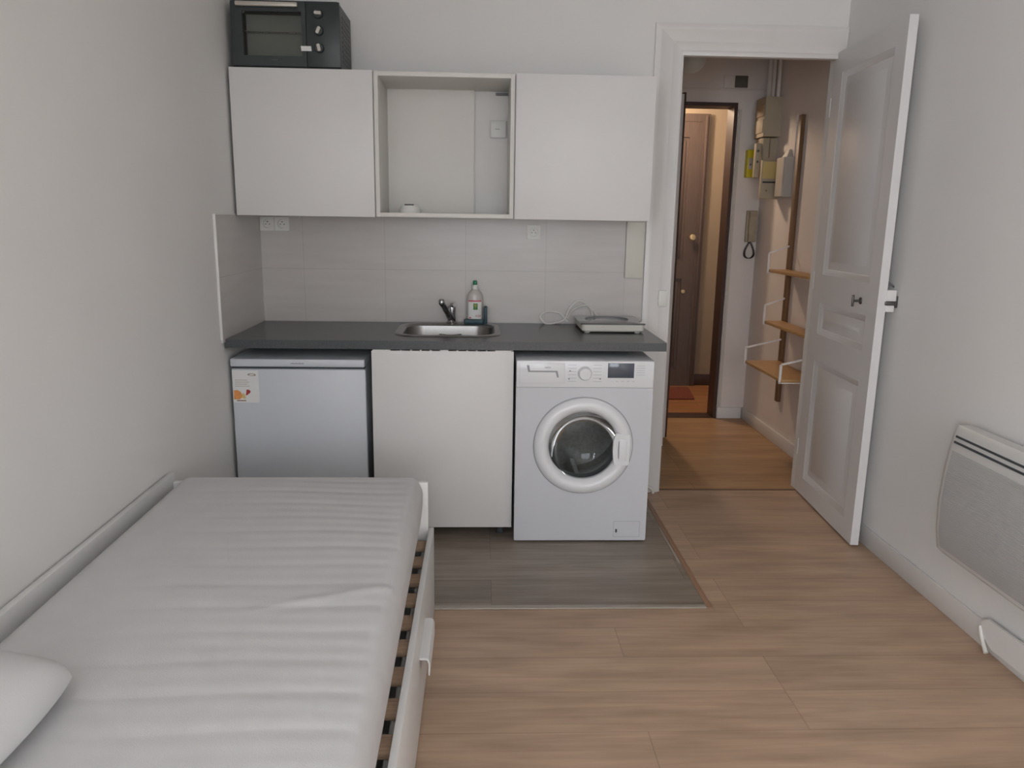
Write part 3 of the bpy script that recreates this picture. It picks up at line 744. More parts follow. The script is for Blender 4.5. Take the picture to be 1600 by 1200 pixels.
for (x, z) in ((0.385, 0.797), (0.381, 0.761), (0.517, 0.762)):
    bm = B(); lathe(bm, [(0, 0.0007), (0.0026, 0.0007), (0.0026, 0)], (x, yp, z), 'y', 12); obj('program_dot', bm, M['darkgap'], cpn)
bm = B(); box(bm, 0.549, 0.664, yp - 0.002, yp + 0.001, 0.767, 0.832, 0.001); obj('display', bm, M['display'], cpn)
for k in range(5):
    bm = B(); box(bm, 0.674, 0.712, yp - 0.0005, yp, 0.780 + k * 0.010, 0.7812 + k * 0.010); obj('symbol_mark', bm, M['greyline'], cpn)
for k in range(4):
    bm = B(); box(bm, 0.585 + k * 0.024, 0.597 + k * 0.024, yp - 0.0005, yp, 0.751, 0.7522); obj('symbol_mark', bm, M['greyline'], cpn)
# detergent drawer: Z-shaped pull line
bm = B(); box(bm, 0.166, 0.362, yp - 0.002, yp + 0.002, 0.742, 0.832, 0.002)
dw = obj('detergent_drawer', bm, M['wmplastic'], cpn)
bm = B(); prism(bm, [(0.196, 0.821), (0.207, 0.821), (0.211, 0.797), (0.330, 0.797), (0.336, 0.768), (0.328, 0.768), (0.322, 0.791), (0.203, 0.791)], XZ, yp - 0.0026, yp - 0.0018); obj('pull_recess', bm, M['greyline'], dw)
bm = stand_text(text_bm('beko', 0.013), 0.288, yp - 0.0024, 0.812); obj('lettering', bm, M['greyline'], dw)
# round door
bm = B(); lathe(bm, [(0.219, -0.001), (0.2195, 0.006), (0.216, 0.014), (0.205, 0.024), (0.188, 0.030), (0.172, 0.027), (0.160, 0.016), (0.153, 0.000), (0.151, -0.010), (0.170, -0.010)], dc, 'y', 72); wd = obj('door_ring', bm, M['wmplastic'], wm)
bm = B(); lathe(bm, [(0.2225, -0.0004), (0.2225, 0.0012), (0.2185, 0.0012)], dc, 'y', 72); obj('ring_gap', bm, M['greyline'], wd)
bm = B(); lathe(bm, [(0.153, 0.001), (0.146, -0.008), (0.130, -0.024), (0.110, -0.040), (0.08, -0.053), (0.045, -0.060), (0.02, -0.062), (0, -0.0625)], dc, 'y', 64); obj('door_glass', bm, M['glass'], wd)
bm = B(); lathe(bm, [(0.165, -0.012), (0.168, -0.03), (0.166, -0.05), (0.150, -0.06)], dc, 'y', 48); obj('door_seal', bm, M['darkgap'], wm)
bm = B(); lathe(bm, [(0.150, -0.06), (0.235, -0.075), (0.24, -0.09), (0.24, -0.38), (0.22, -0.40), (0.06, -0.385), (0, -0.38)], dc, 'y', 48)
for k in range(3):
    a = k * 2 * PI / 3 + 0.5; c_, s_ = math.cos(a), math.sin(a)
    loft(bm, [[(dc[0] + c_ * r_ - s_ * w_, y, dc[2] + s_ * r_ + c_ * w_) for r_, w_ in ((0.238, -0.04), (0.175, -0.01), (0.175, 0.01), (0.238, 0.04))] for y in (YW + 0.10, YW + 0.37)])
obj('drum', bm, M['drum'], wm)
# door handle: curved white block on the right of the ring
hz0, hz1 = 0.378, 0.522
bm = B(); prism(bm, [(0.590, hz0), (0.652, hz0), (0.655, hz0 + 0.01), (0.655, hz1 - 0.01), (0.652, hz1), (0.590, hz1), (0.584, hz1 - 0.03), (0.581, 0.45), (0.584, hz0 + 0.03)], XZ, YW - 0.034, YW - 0.016)
bmesh.ops.bevel(bm, geom=[e for e in bm.edges], offset=0.003, segments=2, affect='EDGES')
hd = obj('door_handle', bm, M['wmplastic'], wd)
bm = B(); prism(bm, [(0.604, 0.413), (0.610, 0.405), (0.611, 0.45), (0.610, 0.495), (0.604, 0.487), (0.602, 0.45)], XZ, YW - 0.0346, YW - 0.0338); obj('grip_recess', bm, M['greyline'], hd)
bm = B(); box(bm, 0.608, 0.640, YW - 0.0375, YW - 0.034, 0.400, 0.498, 0.0015); obj('grip_plate', bm, M['wmplastic'], hd)
bm = B()
xa, xb, za, zb = 0.604, 0.724, 0.028, 0.104
plate(bm, [(xa, za), (xb, za), (xb, zb), (xa, zb)], [[(xa + 0.0012, za + 0.0012), (xb - 0.0012, za + 0.0012), (xb - 0.0012, zb - 0.0012), (xa + 0.0012, zb - 0.0012)]], XZ, YW - 0.0004, YW + 0.001)
fl = obj('filter_flap', bm, M['greyline'], wm)
bm = B(); box(bm, 0.613, 0.621, YW - 0.0008, YW, 0.050, 0.066); obj('flap_slot', bm, M['darkgap'], fl)
for x in (wx0 + 0.05, wx1 - 0.05):
    for y in (YW + 0.05, 3.72):
        bm = B(); lathe(bm, [(0, 0), (0.02, 0), (0.02, 0.0095), (0, 0.0095)], (x, y, 0.003), 'z', 14); obj('foot', bm, M['darkgap'], wm)
# stray white hose end on the floor
bm = B(); tube(bm, smooth_path([(0.85, 3.90, 0.055), (0.885, 3.895, 0.052), (0.915, 3.90, 0.035), (0.925, 3.905, 0.011)], 6), 0.008, 10)
tag(obj('hose', bm, M['cablewhite'], None, origin=(0.9, 3.9, 0.003)), 'short white hose end curling to the floor by the door casing', 'hose')

# ------------------------------------------------------------------ daybed
bed = thing('daybed', 'white daybed frame with a front panel and bare wooden slats, along the left wall', 'bed', (-0.64, 1.62, 0.0))
by0, by1 = 0.56, 2.652
bm = B(); box(bm, -1.100, -1.080, by0, by1, 0.0, 0.543, 0.002); obj('back_panel', bm, M['bedframe'], bed)
bm = B(); box(bm, -1.080, -0.187, by1 - 0.021, by1 - 0.001, 0.0, 0.514, 0.002); obj('end_panel', bm, M['bedframe'], bed)
bm = B(); box(bm, -1.080, -0.187, by0, by0 + 0.02, 0.0, 0.537, 0.002); obj('end_panel', bm, M['bedframe'], bed)
bm = B(); box(bm, -0.1865, -0.168, by0, by1, 0.008, 0.336, 0.002); fpn = obj('front_panel', bm, M['bedframe'], bed)
for y in (2.085, 1.10):
    bm = B(); pf = [(-0.168, 0.226), (-0.150, 0.226), (-0.143, 0.222), (-0.139, 0.212), (-0.139, 0.172), (-0.143, 0.172), (-0.143, 0.210), (-0.147, 0.219), (-0.168, 0.220)]
    prism(bm, pf, lambda u, v, d: (u, d, v), y - 0.112, y + 0.112); obj('handle', bm, M['bedframe'], fpn)
bm = B(); box(bm, -1.079, -1.045, by0 + 0.02, by1 - 0.022, 0.255, 0.288); box(bm, -0.205, -0.1868, by0 + 0.02, by1 - 0.022, 0.255, 0.288); obj('slat_ledge', bm, M['undbed'], bed)
bm = B(); box(bm, -1.0785, -0.188, by0 + 0.025, by1 - 0.025, 0.225, 0.235); obj('drawer_cover', bm, M['undbed'], bed)
yy = by1 - 0.075
while yy > by0 + 0.05:
    bm = B(); box(bm, -1.076, -0.190, yy - 0.034, yy + 0.034, 0.288, 0.303, 0.003); obj('slat', bm, M['slat'], bed)
    yy -= 0.1335
# mattress: ribbed quilted cover
mx0, mx1, my0, my1, mz0, mz1 = -1.044, -0.200, 0.60, 2.624, 0.305, 0.545
mt_ = thing('mattress', 'bare white quilted mattress lying on the daybed', 'mattress', (-0.627, 1.62, mz0), math.radians(0.4))
bm = B()
nx, ny = 56, 520
def mtop(x, y):
    s = (x - mx0) / (mx1 - mx0)
    edge = max(0.0, min(1.0, (min(x - mx0, mx1 - x)) / 0.05)); edge = math.sin(edge * PI / 2)
    wob = 0.009 * math.sin(x * 5.1 + y * 3.7) + 0.006 * math.sin(x * 11 + y * 7.3) + 0.012 * (s - 0.5) ** 2
    ph = (y + wob) / 0.112
    f = ph - math.floor(ph)
    k = 1 - abs(2 * f - 1)                      # 0 at the seam, 1 in the middle
    amp = 0.0027 * (0.25 + 0.75 * s) * (0.6 + 0.4 * math.sin(1.9 * math.floor(ph) + 2.6 * x))
    z = amp * (1 - (1 - k) ** 1.8) + 0.0005 * math.sin(ph * 4 * PI + 3 * x) * s
    wr = 0.0035 * math.exp(-((y - (1.66 + 0.35 * (x + 0.55))) / 0.02) ** 2) * max(0, min(1, (x + 0.62) / 0.2))
    return z * edge + wr
prof_n = 10
sect = []
r = 0.045
def mat_section(y, drop):
    pts = []
    for i in range(nx + 1):
        x = mx0 + (mx1 - mx0) * i / nx
        dx = min(x - mx0, mx1 - x); rd = 0.0
        if dx < r: rd = r - math.sqrt(max(0, r * r - (r - dx) ** 2))
        pts.append(Vector((x, y, mz1 - 0.005 + mtop(x, y) - rd - drop)))
    # right side down, bottom, left side up
    for z, o_ in ((0.475, 0.002), (0.43, 0.001), (0.36, -0.008), (0.33, -0.013)): pts.append(Vector((mx1 + o_, y, z)))
    pts.append(Vector((mx1 - 0.022, y, mz0))); pts.append(Vector((mx0 + 0.016, y, mz0)))
    for z in (0.33, 0.36, 0.43, 0.475): pts.append(Vector((mx0 - 0.004, y, z)))
    return pts
rows = []
for j in range(ny + 1):
    y = my0 + (my1 - my0) * j / ny
    dy = min(y - my0, my1 - y); dp = 0.0
    if dy < 0.018: dp = 0.018 - math.sqrt(max(0, 0.018 ** 2 - (0.018 - dy) ** 2))
    rows.append([p - Vector((-0.627, 1.62, mz0)) for p in mat_section(y, dp)])
loft(bm, rows)
mo = obj('cover', bm, M['mattress'], mt_, local=True)
# pillow, only its far corner is in view
pw = bm = B()
pl, pb, pt = 0.145, 0.30, 0.085
cols = 36
for side in (1, -1):
    g = []
    for i in range(cols + 1):
        row = []
        for j in range(cols + 1):
            u, v = math.sin(PI / 2 * (-1 + 2 * i / cols)), math.sin(PI / 2 * (-1 + 2 * j / cols))
            k = (1 - abs(u) ** 3) * (1 - abs(v) ** 4)
            cr_ = 1 - 0.17 * (abs(u) * abs(v)) ** 2.6           # soft round corners
            h = pt * max(0, k) ** 0.5 * (1 + 0.05 * math.sin(5 * u + 3 * v))
            row.append(bm.verts.new((u * pl * cr_ * (1 - 0.16 * v), v * pb * (1 - 0.06 * (abs(u) * abs(v)) ** 2.6), side * h * (0.35 if side < 0 else 1.0))))
        g.append(row)
    for i in range(cols):
        for j in range(cols):
            q = [g[i][j], g[i + 1][j], g[i + 1][j + 1], g[i][j + 1]]
            bm.faces.new(q if side > 0 else q[::-1])
bmesh.ops.remove_doubles(bm, verts=bm.verts, dist=1e-5)
po = obj('pillow', bm, M['pillow'], None, local=True)
po.location = (-0.905, 1.075, 0.581); po.rotation_euler = (0, 0, math.radians(-8))
tag(po, 'plump white pillow on the near left corner of the mattress', 'pillow')

# ------------------------------------------------------------------ panelled room door, opened into the room
ang = math.atan2(3.225 - 3.990, 1.680 - 1.727)
LW = 0.766
d1 = struct_empty('door_1', (1.728, 3.992, 0.0), ang, 'white panelled room door standing open against the right wall')
# local frame: +x runs from hinge to free edge, +y is the far (hidden) side, visible face at y = 0
T = 0.036; z0, z1 = 0.010, 2.250
hx = lambda t: LW - t          # t was measured from the free edge
panels = [(0.100, 0.650, 1.185, 2.150), (0.100, 0.650, 0.885, 1.043), (0.100, 0.650, 0.105, 0.748)]
holes = [[(hx(t1), a), (hx(t0), a), (hx(t0), b), (hx(t1), b)] for t0, t1, a, b in panels]
bm = B(); plate(bm, [(0, z0), (LW, z0), (LW, z1), (0, z1)], holes, lambda u, v, d: (u, d, v), 0.0, T)
leaf = obj('door_leaf', bm, M['doorpaint'], d1, local=True); WL[leaf.name] = Vector()
for t0, t1, a, b in panels:
    xa, xb = hx(t1), hx(t0)
    bm = B()
    def fr(i, d): return [(xa + i, d, a + i), (xb - i, d, a + i), (xb - i, d, b - i), (xa + i, d, b - i)]
    seq = [(-0.002, 0.0004), (0.008, 0.0025), (0.020, 0.0085), (0.026, 0.0095), (0.029, 0.0115), (0.068, 0.0085), (0.070, 0.0075)]
    loft(bm, [fr(i, d) for i, d in seq], close_first=False)
    loft(bm, [fr(i, T - d) for i, d in seq], close_first=False)
    obj('panel', bm, M['doorpaint'], leaf, local=True)
# thumb turn on the visible face (y < 0)
bm = B(); kx, kz = hx(0.169), 1.102
tube(bm, [(kx, 0.001, kz), (kx, -0.030, kz)], 0.0055, 10)
box(bm, kx - 0.005, kx + 0.005, -0.040, -0.030, kz - 0.026, kz + 0.026, 0.003)
lathe(bm, [(0.0, 0.004), (0.014, 0.004), (0.016, 0.0), (0, 0)], (kx, 0.0, kz), 'y', 18)
obj('turn_knob', bm, M['darkmetal'], leaf, local=True)
# rim lock and lever on the far face at the free edge
bm = B()
box(bm, LW - 0.10, LW + 0.001, T, T + 0.040, 1.118, 1.165, 0.002); box(bm, LW - 0.10, LW + 0.001, T, T + 0.036, 1.072, 1.100, 0.002); box(bm, LW - 0.10, LW - 0.016, T, T + 0.036, 1.100, 1.118)
rl_ = obj('rim_lock', bm, M['trim'], leaf, local=True)
bm = B(); box(bm, LW - 0.016, LW + 0.004, T - 0.006, T + 0.046, 1.101, 1.117, 0.003); box(bm, LW - 0.014, LW, T + 0.040, T + 0.050, 1.090, 1.140, 0.003); obj('latch', bm, M['darkmetal'], rl_, local=True)
bm = B(); tube(bm, [(LW - 0.05, T, 1.205), (LW - 0.05, T + 0.014, 1.200)], 0.008, 10); tube(bm, [(LW - 0.05, T + 0.008, 1.202), (LW - 0.045, T + 0.055, 1.172)], 0.005, 8); obj('lever', bm, M['chrome'], leaf, local=True)
bm = B(); lathe(bm, [(0.0, -0.012), (0.012, -0.010), (0.013, 0.0)], (LW - 0.03, T, 1.245), 'y', 16); obj('escutcheon', bm, M['chrome'], leaf, local=True)
for z in (0.25, 1.15, 2.0):
    bm = B(); tube(bm, [(-0.004, 0.004, z - 0.045), (-0.004, 0.004, z + 0.045)], 0.007, 10); obj('hinge', bm, M['trim'], leaf, local=True)

# ------------------------------------------------------------------ convector heater
ht = thing('wall_heater', 'flat white electric convector heater on the right wall', 'heater', (XR, 2.2, 0.26))
hy_a, hy_b = 1.72, 2.600
pf = [(XR - 0.030, 0.262), (XR - 0.078, 0.268), (XR - 0.098, 0.285), (XR - 0.112, 0.36), (XR - 0.118, 0.47), (XR - 0.112, 0.58), (XR - 0.102, 0.66), (XR - 0.094, 0.70), (XR - 0.088, 0.735), (XR - 0.076, 0.748), (XR - 0.030, 0.748)]
def hprof(y, s): 
    cz = 0.505
    return [(XR - 0.03 + (u - (XR - 0.03)) * s, y, cz + (v - cz) * (0.93 + 0.07 * s)) for u, v in pf]
bm = B(); loft(bm, [hprof(hy_a, 0.80), hprof(hy_a + 0.010, 0.94), hprof(hy_a + 0.03, 1.0), hprof(hy_b - 0.03, 1.0), hprof(hy_b - 0.010, 0.94), hprof(hy_b, 0.80)])
obj('housing', bm, M['heater'], ht)
for z, u in ((0.708, 0.0915), (0.688, 0.0955)):
    bm = B(); box(bm, XR - u - 0.0035, XR - u + 0.004, hy_a + 0.05, hy_b - 0.035, z, z + 0.007); obj('outlet_slot', bm, M['darkgap'], ht)
# fine horizontal ribs of the front grille
mg = mat('heater_grille_enamel', (184, 183, 182), 0.5, var=0.02)
nt = mg.node_tree; wv = nt.nodes.new('ShaderNodeTexWave'); wv.bands_direction = 'Z'; wv.inputs['Scale'].default_value = 55
tcn = nt.nodes.new('ShaderNodeTexCoord'); nt.links.new(tcn.outputs['Object'], wv.inputs['Vector'])
bpn = nt.nodes.new('ShaderNodeBump'); bpn.inputs['Strength'].default_value = 0.5; bpn.inputs['Distance'].default_value = 0.002
nt.links.new(wv.outputs['Fac'], bpn.inputs['Height']); nt.links.new(bpn.outputs[0], nt.nodes['Principled BSDF'].inputs['Normal'])
def front_x(z):
    for (ua, va), (ub, vb) in zip(pf, pf[1:]):
        if va <= z <= vb and vb > va: return ua + (ub - ua) * (z - va) / (vb - va)
    return pf[0][0]
zs = [0.30 + 0.36 * i / 14 for i in range(15)]
bm = B(); loft(bm, [[(front_x(z) - 0.0022, y, z) for z in zs] + [(front_x(z) + 0.004, y, z) for z in zs[::-1]] for y in (hy_a + 0.04, hy_b - 0.04)])
obj('front_grille', bm, mg, ht)
for y in (hy_a + 0.13, hy_b - 0.13):
    bm = B(); box(bm, XR - 0.032, XR, y - 0.03, y + 0.03, 0.30, 0.72); obj('wall_bracket', bm, M['heater'], ht)
# cable outlet box under it
cb_ = thing('cable_box', 'white cable outlet box at the skirting under the wall heater', 'electrical box', (XR - 0.014, 2.25, 0.0))
bm = B(); prism(bm, [(2.05, 0.030), (2.33, 0.022), (2.385, 0.050), (2.40, 0.095), (2.36, 0.122), (2.05, 0.132)], YZ, XR - 0.024, XR - 0.014); bmesh.ops.bevel(bm, geom=list(bm.edges), offset=0.003, segments=2, affect='EDGES'); obj('cover', bm, M['trim'], cb_)
bm = B(); tube(bm, smooth_path([(XR - 0.022, 2.398, 0.075), (XR - 0.026, 2.375, 0.04), (XR - 0.034, 2.335, 0.008)], 6), 0.0075, 10); obj('cable', bm, M['cablewhite'], cb_)

# ------------------------------------------------------------------ hall: entrance door frame, open entrance door
bm = B()
box(bm, EX0, EX0 + 0.022, HY - 0.012, HY + 0.14, 0, EZ); box(bm, EX1 - 0.024, EX1, HY - 0.012, HY + 0.14, 0, EZ); box(bm, EX0 + 0.022, EX1 - 0.024, HY - 0.012, HY + 0.14, EZ - 0.024, EZ)
struct('trim_entrance_frame', bm, M['brown'], 'dark brown frame of the entrance doorway')
bm = B(); box(bm, EX0 + 0.022, EX1 - 0.024, HY - 0.01, HY + 0.14, -0.001, 0.005, 0.002); struct('trim_entrance_threshold', bm, M['brown'])
# rough plaster edge beside the frame
random.seed(3); bm = B(); outl = [(EX1 + 0.030, 0.0), (EX1 + 0.030, 2.2)]
z = 2.2
while z > 0.0:
    outl.append((EX1 + random.choice((0.001, 0.002, 0.004, 0.010)) + random.random() * 0.004, z)); z -= 0.03 + random.random() * 0.06
outl.append((EX1 + 0.003, 0.0))
prism(bm, outl, XZ, HY - 0.008, HY)
struct('trim_plaster_edge', bm, M['plaster'])
bm = B(); box(bm, HL, HX, HY - 0.006, HY, 2.322, 2.334, 0.002); struct('trim_lintel_ledge', bm, M['hallwall'])

a2 = math.atan2(4.985 - 5.600, 1.240 - 1.012); LW2 = math.hypot(4.985 - 5.600, 1.240 - 1.012)
d2 = struct_empty('door_2', (1.012, 5.600, 0.0), a2, 'entrance door swung open into the hall, seen edge on')
# local +x hinge->free; +y is the right-hand (brown, outer) side
bm = B(); box(bm, 0, LW2, -0.028, 0.0, 0.012, 2.205, 0.002); lf = obj('inner_leaf', bm, M['doorpaint'], d2, local=True); WL[lf.name] = Vector()
bm = B(); box(bm, 0, LW2, 0.0, 0.014, 0.012, 2.215, 0.002); lf2 = obj('outer_leaf', bm, M['brown'], d2, local=True)
bm = B(); lathe(bm, [(0.008, 0.0), (0.008, 0.02), (0.022, 0.03), (0.024, 0.042), (0.014, 0.05), (0, 0.051)], (LW2 - 0.07, -0.028, 0.66), 'y', 18); obj('knob', bm, M['darkmetal'], lf, local=True)

# neighbour's door across the landing
d3 = struct_empty('door_3', (1.5, 6.75, 0.0), 0, 'dark brown panelled door across the landing')
bm = B(); plate(bm, [(1.02, 0.0), (1.90, 0.0), (1.90, 2.318), (1.02, 2.318)], [[(1.10, 0.01), (1.835, 0.01), (1.835, 2.255), (1.10, 2.255)]], XZ, 6.71, 6.75)
box(bm, 1.862, 1.882, 6.700, 6.712, 0, 2.30, 0.004)
fr3 = obj('door_frame', bm, M['browndoor'], d3)
bm = B(); plate(bm, [(1.10, 0.01), (1.835, 0.01), (1.835, 2.255), (1.10, 2.255)], [[(1.20, 0.15), (1.735, 0.15), (1.735, 0.95), (1.20, 0.95)], [(1.20, 1.10), (1.735, 1.10), (1.735, 2.13), (1.20, 2.13)]], XZ, 6.715, 6.745)
lf3 = obj('door_leaf', bm, M['browndoor'], d3)
for a, b in ((0.15, 0.95), (1.10, 2.13)):
    bm = B(); box(bm, 1.20, 1.735, 6.728, 6.742, a, b); box(bm, 1.225, 1.71, 6.72, 6.73, a + 0.025, b - 0.025, 0.006); obj('panel', bm, M['browndoor'], lf3)
bm = B(); lathe(bm, [(0.010, 0.0), (0.010, 0.02), (0.024, 0.032), (0.028, 0.044), (0.022, 0.056), (0, 0.06)], (1.80, 6.715, 1.304), 'y', 22); obj('knob', bm, M['brass'], lf3)
bm = B(); lathe(bm, [(0.016, 0.0), (0.016, 0.006), (0, 0.008)], (1.755, 6.715, 0.84), 'y', 18); obj('keyhole', bm, M['brass'], lf3)
# doormat
bm = B(); loft(bm, [[(x, y, -0.0005 + h) for x, y in ((1.25, 6.145), (1.757, 6.148), (1.825, 6.60), (1.25, 6.64))] for h in (0.0, 0.012)])
tag(obj('doormat', bm, M['mat'], None, origin=(1.5, 6.4, 0.0)), 'reddish brown doormat on the landing outside the entrance door', 'doormat')

# ------------------------------------------------------------------ hall fittings
gl = thing('ceiling_lamp', 'round opal glass ceiling lamp in the hall, unlit', 'lamp', (1.17, 4.60, 2.255))
bm = B(); lathe(bm, [(0, -0.084)] + [(0.084 * math.sin(a), -0.084 * math.cos(a)) for a in [PI * k / 16 for k in range(1, 15)]], (1.17, 4.60, 2.339), 'z', 32); obj('globe', bm, M['globe'], gl)
bm = B(); lathe(bm, [(0.028, 0.075), (0.032, 0.09), (0.010, 0.11), (0.010, CZ - 2.339 - 0.03), (0.045, CZ - 2.339 - 0.02), (0.045, CZ - 2.339), (0, CZ - 2.339)], (1.17, 4.60, 2.339), 'z', 24); obj('fitting', bm, M['white'], gl)
# vent above the entrance
vt = thing('wall_vent', 'white wall plate with a dark square vent above the entrance door', 'vent', (1.73, HY, 2.34))
bm = B(); box(bm, 1.648, 1.815, HY - 0.012, HY, 2.337, 2.420, 0.003); obj('plate', bm, M['hallwall'], vt)
bm = B(); box(bm, 1.722, 1.810, HY - 0.022, HY - 0.012, 2.340, 2.416, 0.002)
for k in range(6): box(bm, 1.726, 1.806, HY - 0.025, HY - 0.022, 2.346 + k * 0.0115, 2.350 + k * 0.0115)
obj('grille', bm, M['ventdark'], vt)
# intercom
ic = thing('intercom_handset', 'beige intercom handset on the hall end wall with a coiled black cord', 'intercom', (1.912, HY, 1.29))
bm = B(); box(bm, 1.872, 1.948, HY - 0.028, HY, 1.300, 1.520, 0.006); obj('base', bm, M['beige'], ic)
bm = B(); loft(bm, [[(x, HY - 0.028 - d, z) for x, d in ((1.884, 0.0), (1.936, 0.0), (1.934, dd), (1.886, dd))] for z, dd in ((1.305, 0.022), (1.34, 0.034), (1.38, 0.02), (1.44, 0.02), (1.48, 0.034), (1.515, 0.022))]); obj('handset', bm, M['beige'], ic)
pts = []
for k in range(240):
    s = k / 239; a = s * 2 * PI * 30
    ctr = Vector((1.905 - 0.035 * math.sin(s * PI * 2) * 0.9, HY - 0.022, 1.302 - 0.115 * math.sin(s * PI)))
    if s > 0.5: ctr.x += 0.005
    pts.append(ctr + Vector((0.007 * math.cos(a), 0.007 * math.sin(a), 0)))
bm = B(); tube(bm, pts, 0.0026, 5); obj('coiled_cord', bm, M['cableblack'], ic)
# electrical cluster in the corner
XF = 1.850
cu_ = thing('consumer_unit', 'beige electricity board box, topmost of the boxes in the hall corner', 'electrical box', (HX, 5.36, 2.0))
bm = B(); loft(bm, [[(HX, y, z), (XF + 0.03, y, z)] + [(XF, y + (0.0), z)] for y, z in ((5.27, 1.99), (5.27, 2.24))], False, False); bm.free()
bm = B(); prism(bm, [(HX, 5.270), (HX, 5.485), (XF + 0.035, 5.485), (XF + 0.008, 5.470), (XF, 5.44), (XF, 5.275), (XF + 0.005, 5.270)], XY, 1.995, 2.245); cb1 = obj('case', bm, M['beige'], cu_)
bm = B(); box(bm, XF - 0.006, XF + 0.002, 5.285, 5.435, 2.125, 2.195, 0.002); obj('breaker_window', bm, mat('brown_beige_plastic', (176, 150, 118), 0.5), cu_)
bm = B(); box(bm, XF - 0.005, XF + 0.002, 5.285, 5.435, 2.02, 2.105, 0.002); obj('front_cover', bm, M['beige'], cu_)
mbx = thing('meter_cover', 'rounded beige cable cover directly below the topmost electricity box', 'electrical box', (HX, 5.36, 1.83))
bm = B(); loft(bm, [[(HX, 5.30 + a_, z), (HX, 5.48 - a_, z), (1.880 + b2, 5.47 - a_, z), (1.868 + b2, 5.41, z), (1.862 + b2, 5.33, z), (1.870 + b2, 5.305 + a_, z)] for z, a_, b2 in ((1.800, 0.03, 0.03), (1.85, 0.012, 0.010), (1.92, 0.005, 0.0), (1.988, 0.0, -0.004))]); obj('cover', bm, M['beige'], mbx)
bm = B(); box(bm, 1.908, 1.912, 5.2985, 5.306, 1.86, 1.985); obj('cover_seam', bm, M['brownprint'], mbx)
yb_ = thing('yellow_box', 'yellow plastic box on the hall end wall beside the electricity boxes', 'electrical box', (1.87, HY, 1.74))
bm = B(); box(bm, 1.836, 1.900, HY - 0.055, HY, 1.745, 1.930, 0.004); obj('case', bm, M['yellow'], yb_)
bm = B(); box(bm, 1.845, 1.874, HY - 0.0575, HY - 0.0545, 1.800, 1.875, 0.001); yl = obj('label_plate', bm, M['beige2'], yb_)
bm = B(); box(bm, 1.855, 1.863, HY - 0.0585, HY - 0.0574, 1.825, 1.836); obj('button', bm, M['ink'], yl)
so = thing('socket_block', 'narrow beige socket block between the yellow box and the rounded cable cover', 'socket', (1.845, 5.33, 1.74))
bm = B(); box(bm, 1.822, 1.8595, 5.310, 5.350, 1.732, 1.955, 0.005); obj('case', bm, M['beige'], so)
for z in (1.905, 1.835):
    bm = B(); lathe(bm, [(0, 0.002), (0.008, 0.002), (0.009, 0)], (1.838, 5.310, z), 'y', 16); obj('outlet', bm, M['ventdark'], so)
mt2 = thing('main_breaker', 'beige breaker box with a yellowed paper label, lowest in the hall corner', 'electrical box', (HX, 5.3, 1.59))
bm = B(); box(bm, 1.836, HX, 5.205, 5.240, 1.592, 1.838, 0.006); cs = obj('case', bm, M['beige'], mt2)
bm = B(); box(bm, 1.842, 1.945, 5.202, 5.2055, 1.722, 1.828); lp_ = obj('paper_label', bm, M['yellowpaper'], cs)
bm = B(); box(bm, 1.846, 1.938, 5.2005, 5.2052, 1.694, 1.703); obj('black_print', bm, M['ink'], cs)
bm = B(); lathe(bm, [(0, 0.002), (0.005, 0.002), (0.005, 0)], (1.875, 5.205, 1.645), 'y', 10); obj('screw', bm, M['ventdark'], cs)
gb = thing('grey_cable_box', 'pale grey box on the hall right wall beside the breaker box, nearest the shelves', 'electrical box', (HX, 5.08, 1.6))
bm = B(); prism(bm, [(HX, 4.985), (HX, 5.125), (1.902, 5.125), (1.896, 5.11), (1.897, 4.99), (1.901, 4.985)], XY, 1.600, 1.845); bmesh.ops.bevel(bm, geom=list(bm.edges), offset=0.004, segments=2, affect='EDGES'); obj('case', bm, M['beige2'], gb)
bm = B(); loft(bm, [[(HX, 5.01, 1.846), (HX, 5.10, 1.846), (1.920, 5.10, 1.846), (1.920, 5.01, 1.846)], [(HX, 5.04, 1.895), (HX, 5.08, 1.895), (1.945, 5.08, 1.895), (1.945, 5.04, 1.895)]]); obj('cable_inlet', bm, M['beige2'], gb)
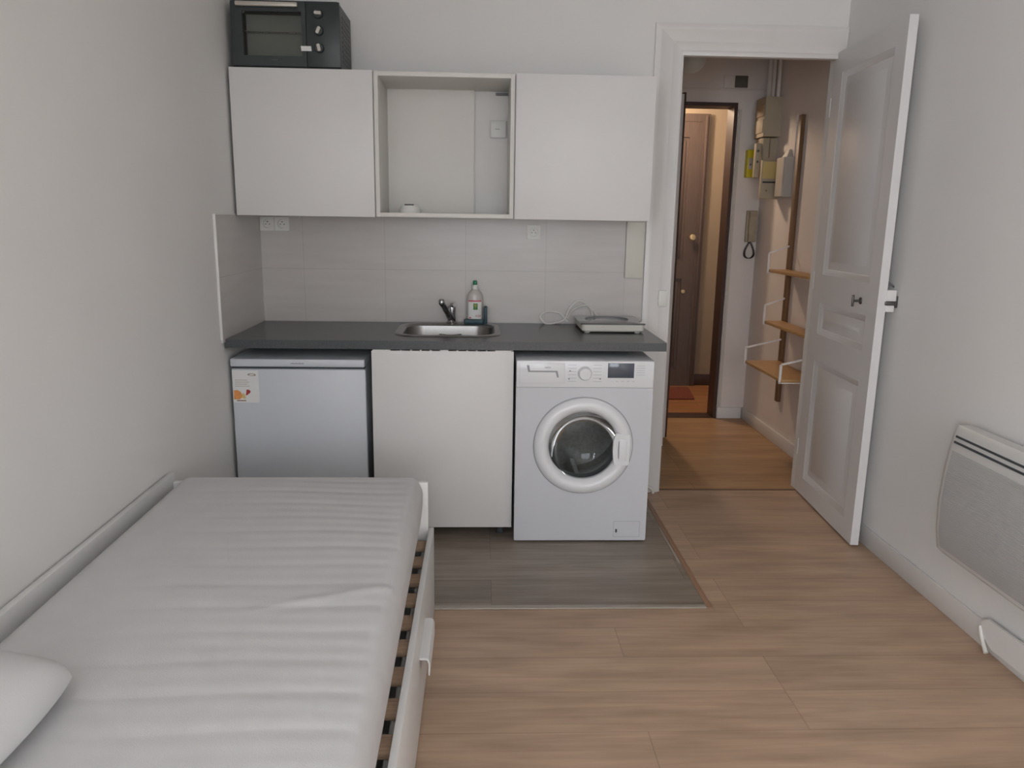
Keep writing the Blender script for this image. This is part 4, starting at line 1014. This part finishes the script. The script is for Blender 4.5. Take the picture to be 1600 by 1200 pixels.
for nm, y, x, lab in (('conduit', 5.43, 1.925, 'vertical pipe from the hall ceiling to the electricity box, nearest the end wall'), ('conduit', 5.37, 1.930, 'vertical pipe from the hall ceiling to the electricity box, middle of three'), ('conduit', 5.29, 1.934, 'vertical pipe from the hall ceiling to the electricity box, farthest from the end wall')):
    bm = B(); rr = 0.017 if y > 5.4 else 0.013
    tube(bm, [(x, y, 2.245), (x, y, CZ)], rr, 12); tag(obj(nm, bm, M['hallwall'], None, origin=(x, y, 2.245)), lab, 'pipe', 'conduits above the electricity box')
# thin cable from box down the wall
bm = B(); box(bm, HX - 0.006, HX, 4.985, 5.000, 1.845, 2.10); tag(obj('cable_strip', bm, M['hallwall'], None, origin=(HX, 4.99, 1.845)), 'thin painted cable strip rising above the pale grey box', 'trunking')

# ------------------------------------------------------------------ bamboo shelf unit on the hall wall
su = thing('wall_shelf_unit', 'bamboo wall shelves on uprights with white steel brackets, behind the open door', 'shelves', (HX, 4.58, 0.29))
UY = (4.885, 4.285)
for y in UY:
    bm = B(); box(bm, HX - 0.026, HX, y - 0.022, y + 0.022, 0.29, 2.085, 0.003); obj('upright', bm, M['bambooup'], su)
for xf, z in ((1.814, 1.150), (1.814, 0.822), (1.710, 0.562)):
    bm = B(); box(bm, xf, HX - 0.027, UY[1] - (0.02 if xf < 1.75 else 0.145), UY[0] + 0.0, z - 0.018, z, 0.002); sh = obj('shelf', bm, M['bamboo'], su)
    for y in (UY if xf < 1.75 else UY[:1]):
        y_ = y - 0.008 if y == UY[0] else y - 0.013
        bm = B()
        hgt = 0.14 if xf < 1.75 else 0.145; yb2 = y_
        pa = [(xf - 0.004, z - 0.022), (xf - 0.004, z + 0.085 if xf < 1.75 else z + 0.10), (HX - 0.026, z + hgt)]
        # flat steel strap 12 mm wide, 4 mm thick
        w_ = 0.003
        def strap(p, q, hw):
            dx, dz = q[0] - p[0], q[1] - p[1]; L_ = math.hypot(dx, dz); nx_, nz_ = -dz / L_ * hw, dx / L_ * hw
            prism(bm, [(p[0] - nx_, p[1] - nz_), (q[0] - nx_, q[1] - nz_), (q[0] + nx_, q[1] + nz_), (p[0] + nx_, p[1] + nz_)], lambda u, v, d: (u, d, v), yb2 - w_, yb2 + w_)
        strap(pa[0], pa[1], 0.007); strap(pa[1], pa[2], 0.0055); strap((xf - 0.010, z - 0.022), (HX - 0.026, z - 0.022), 0.003)
        obj('bracket', bm, M['bracket'], su)
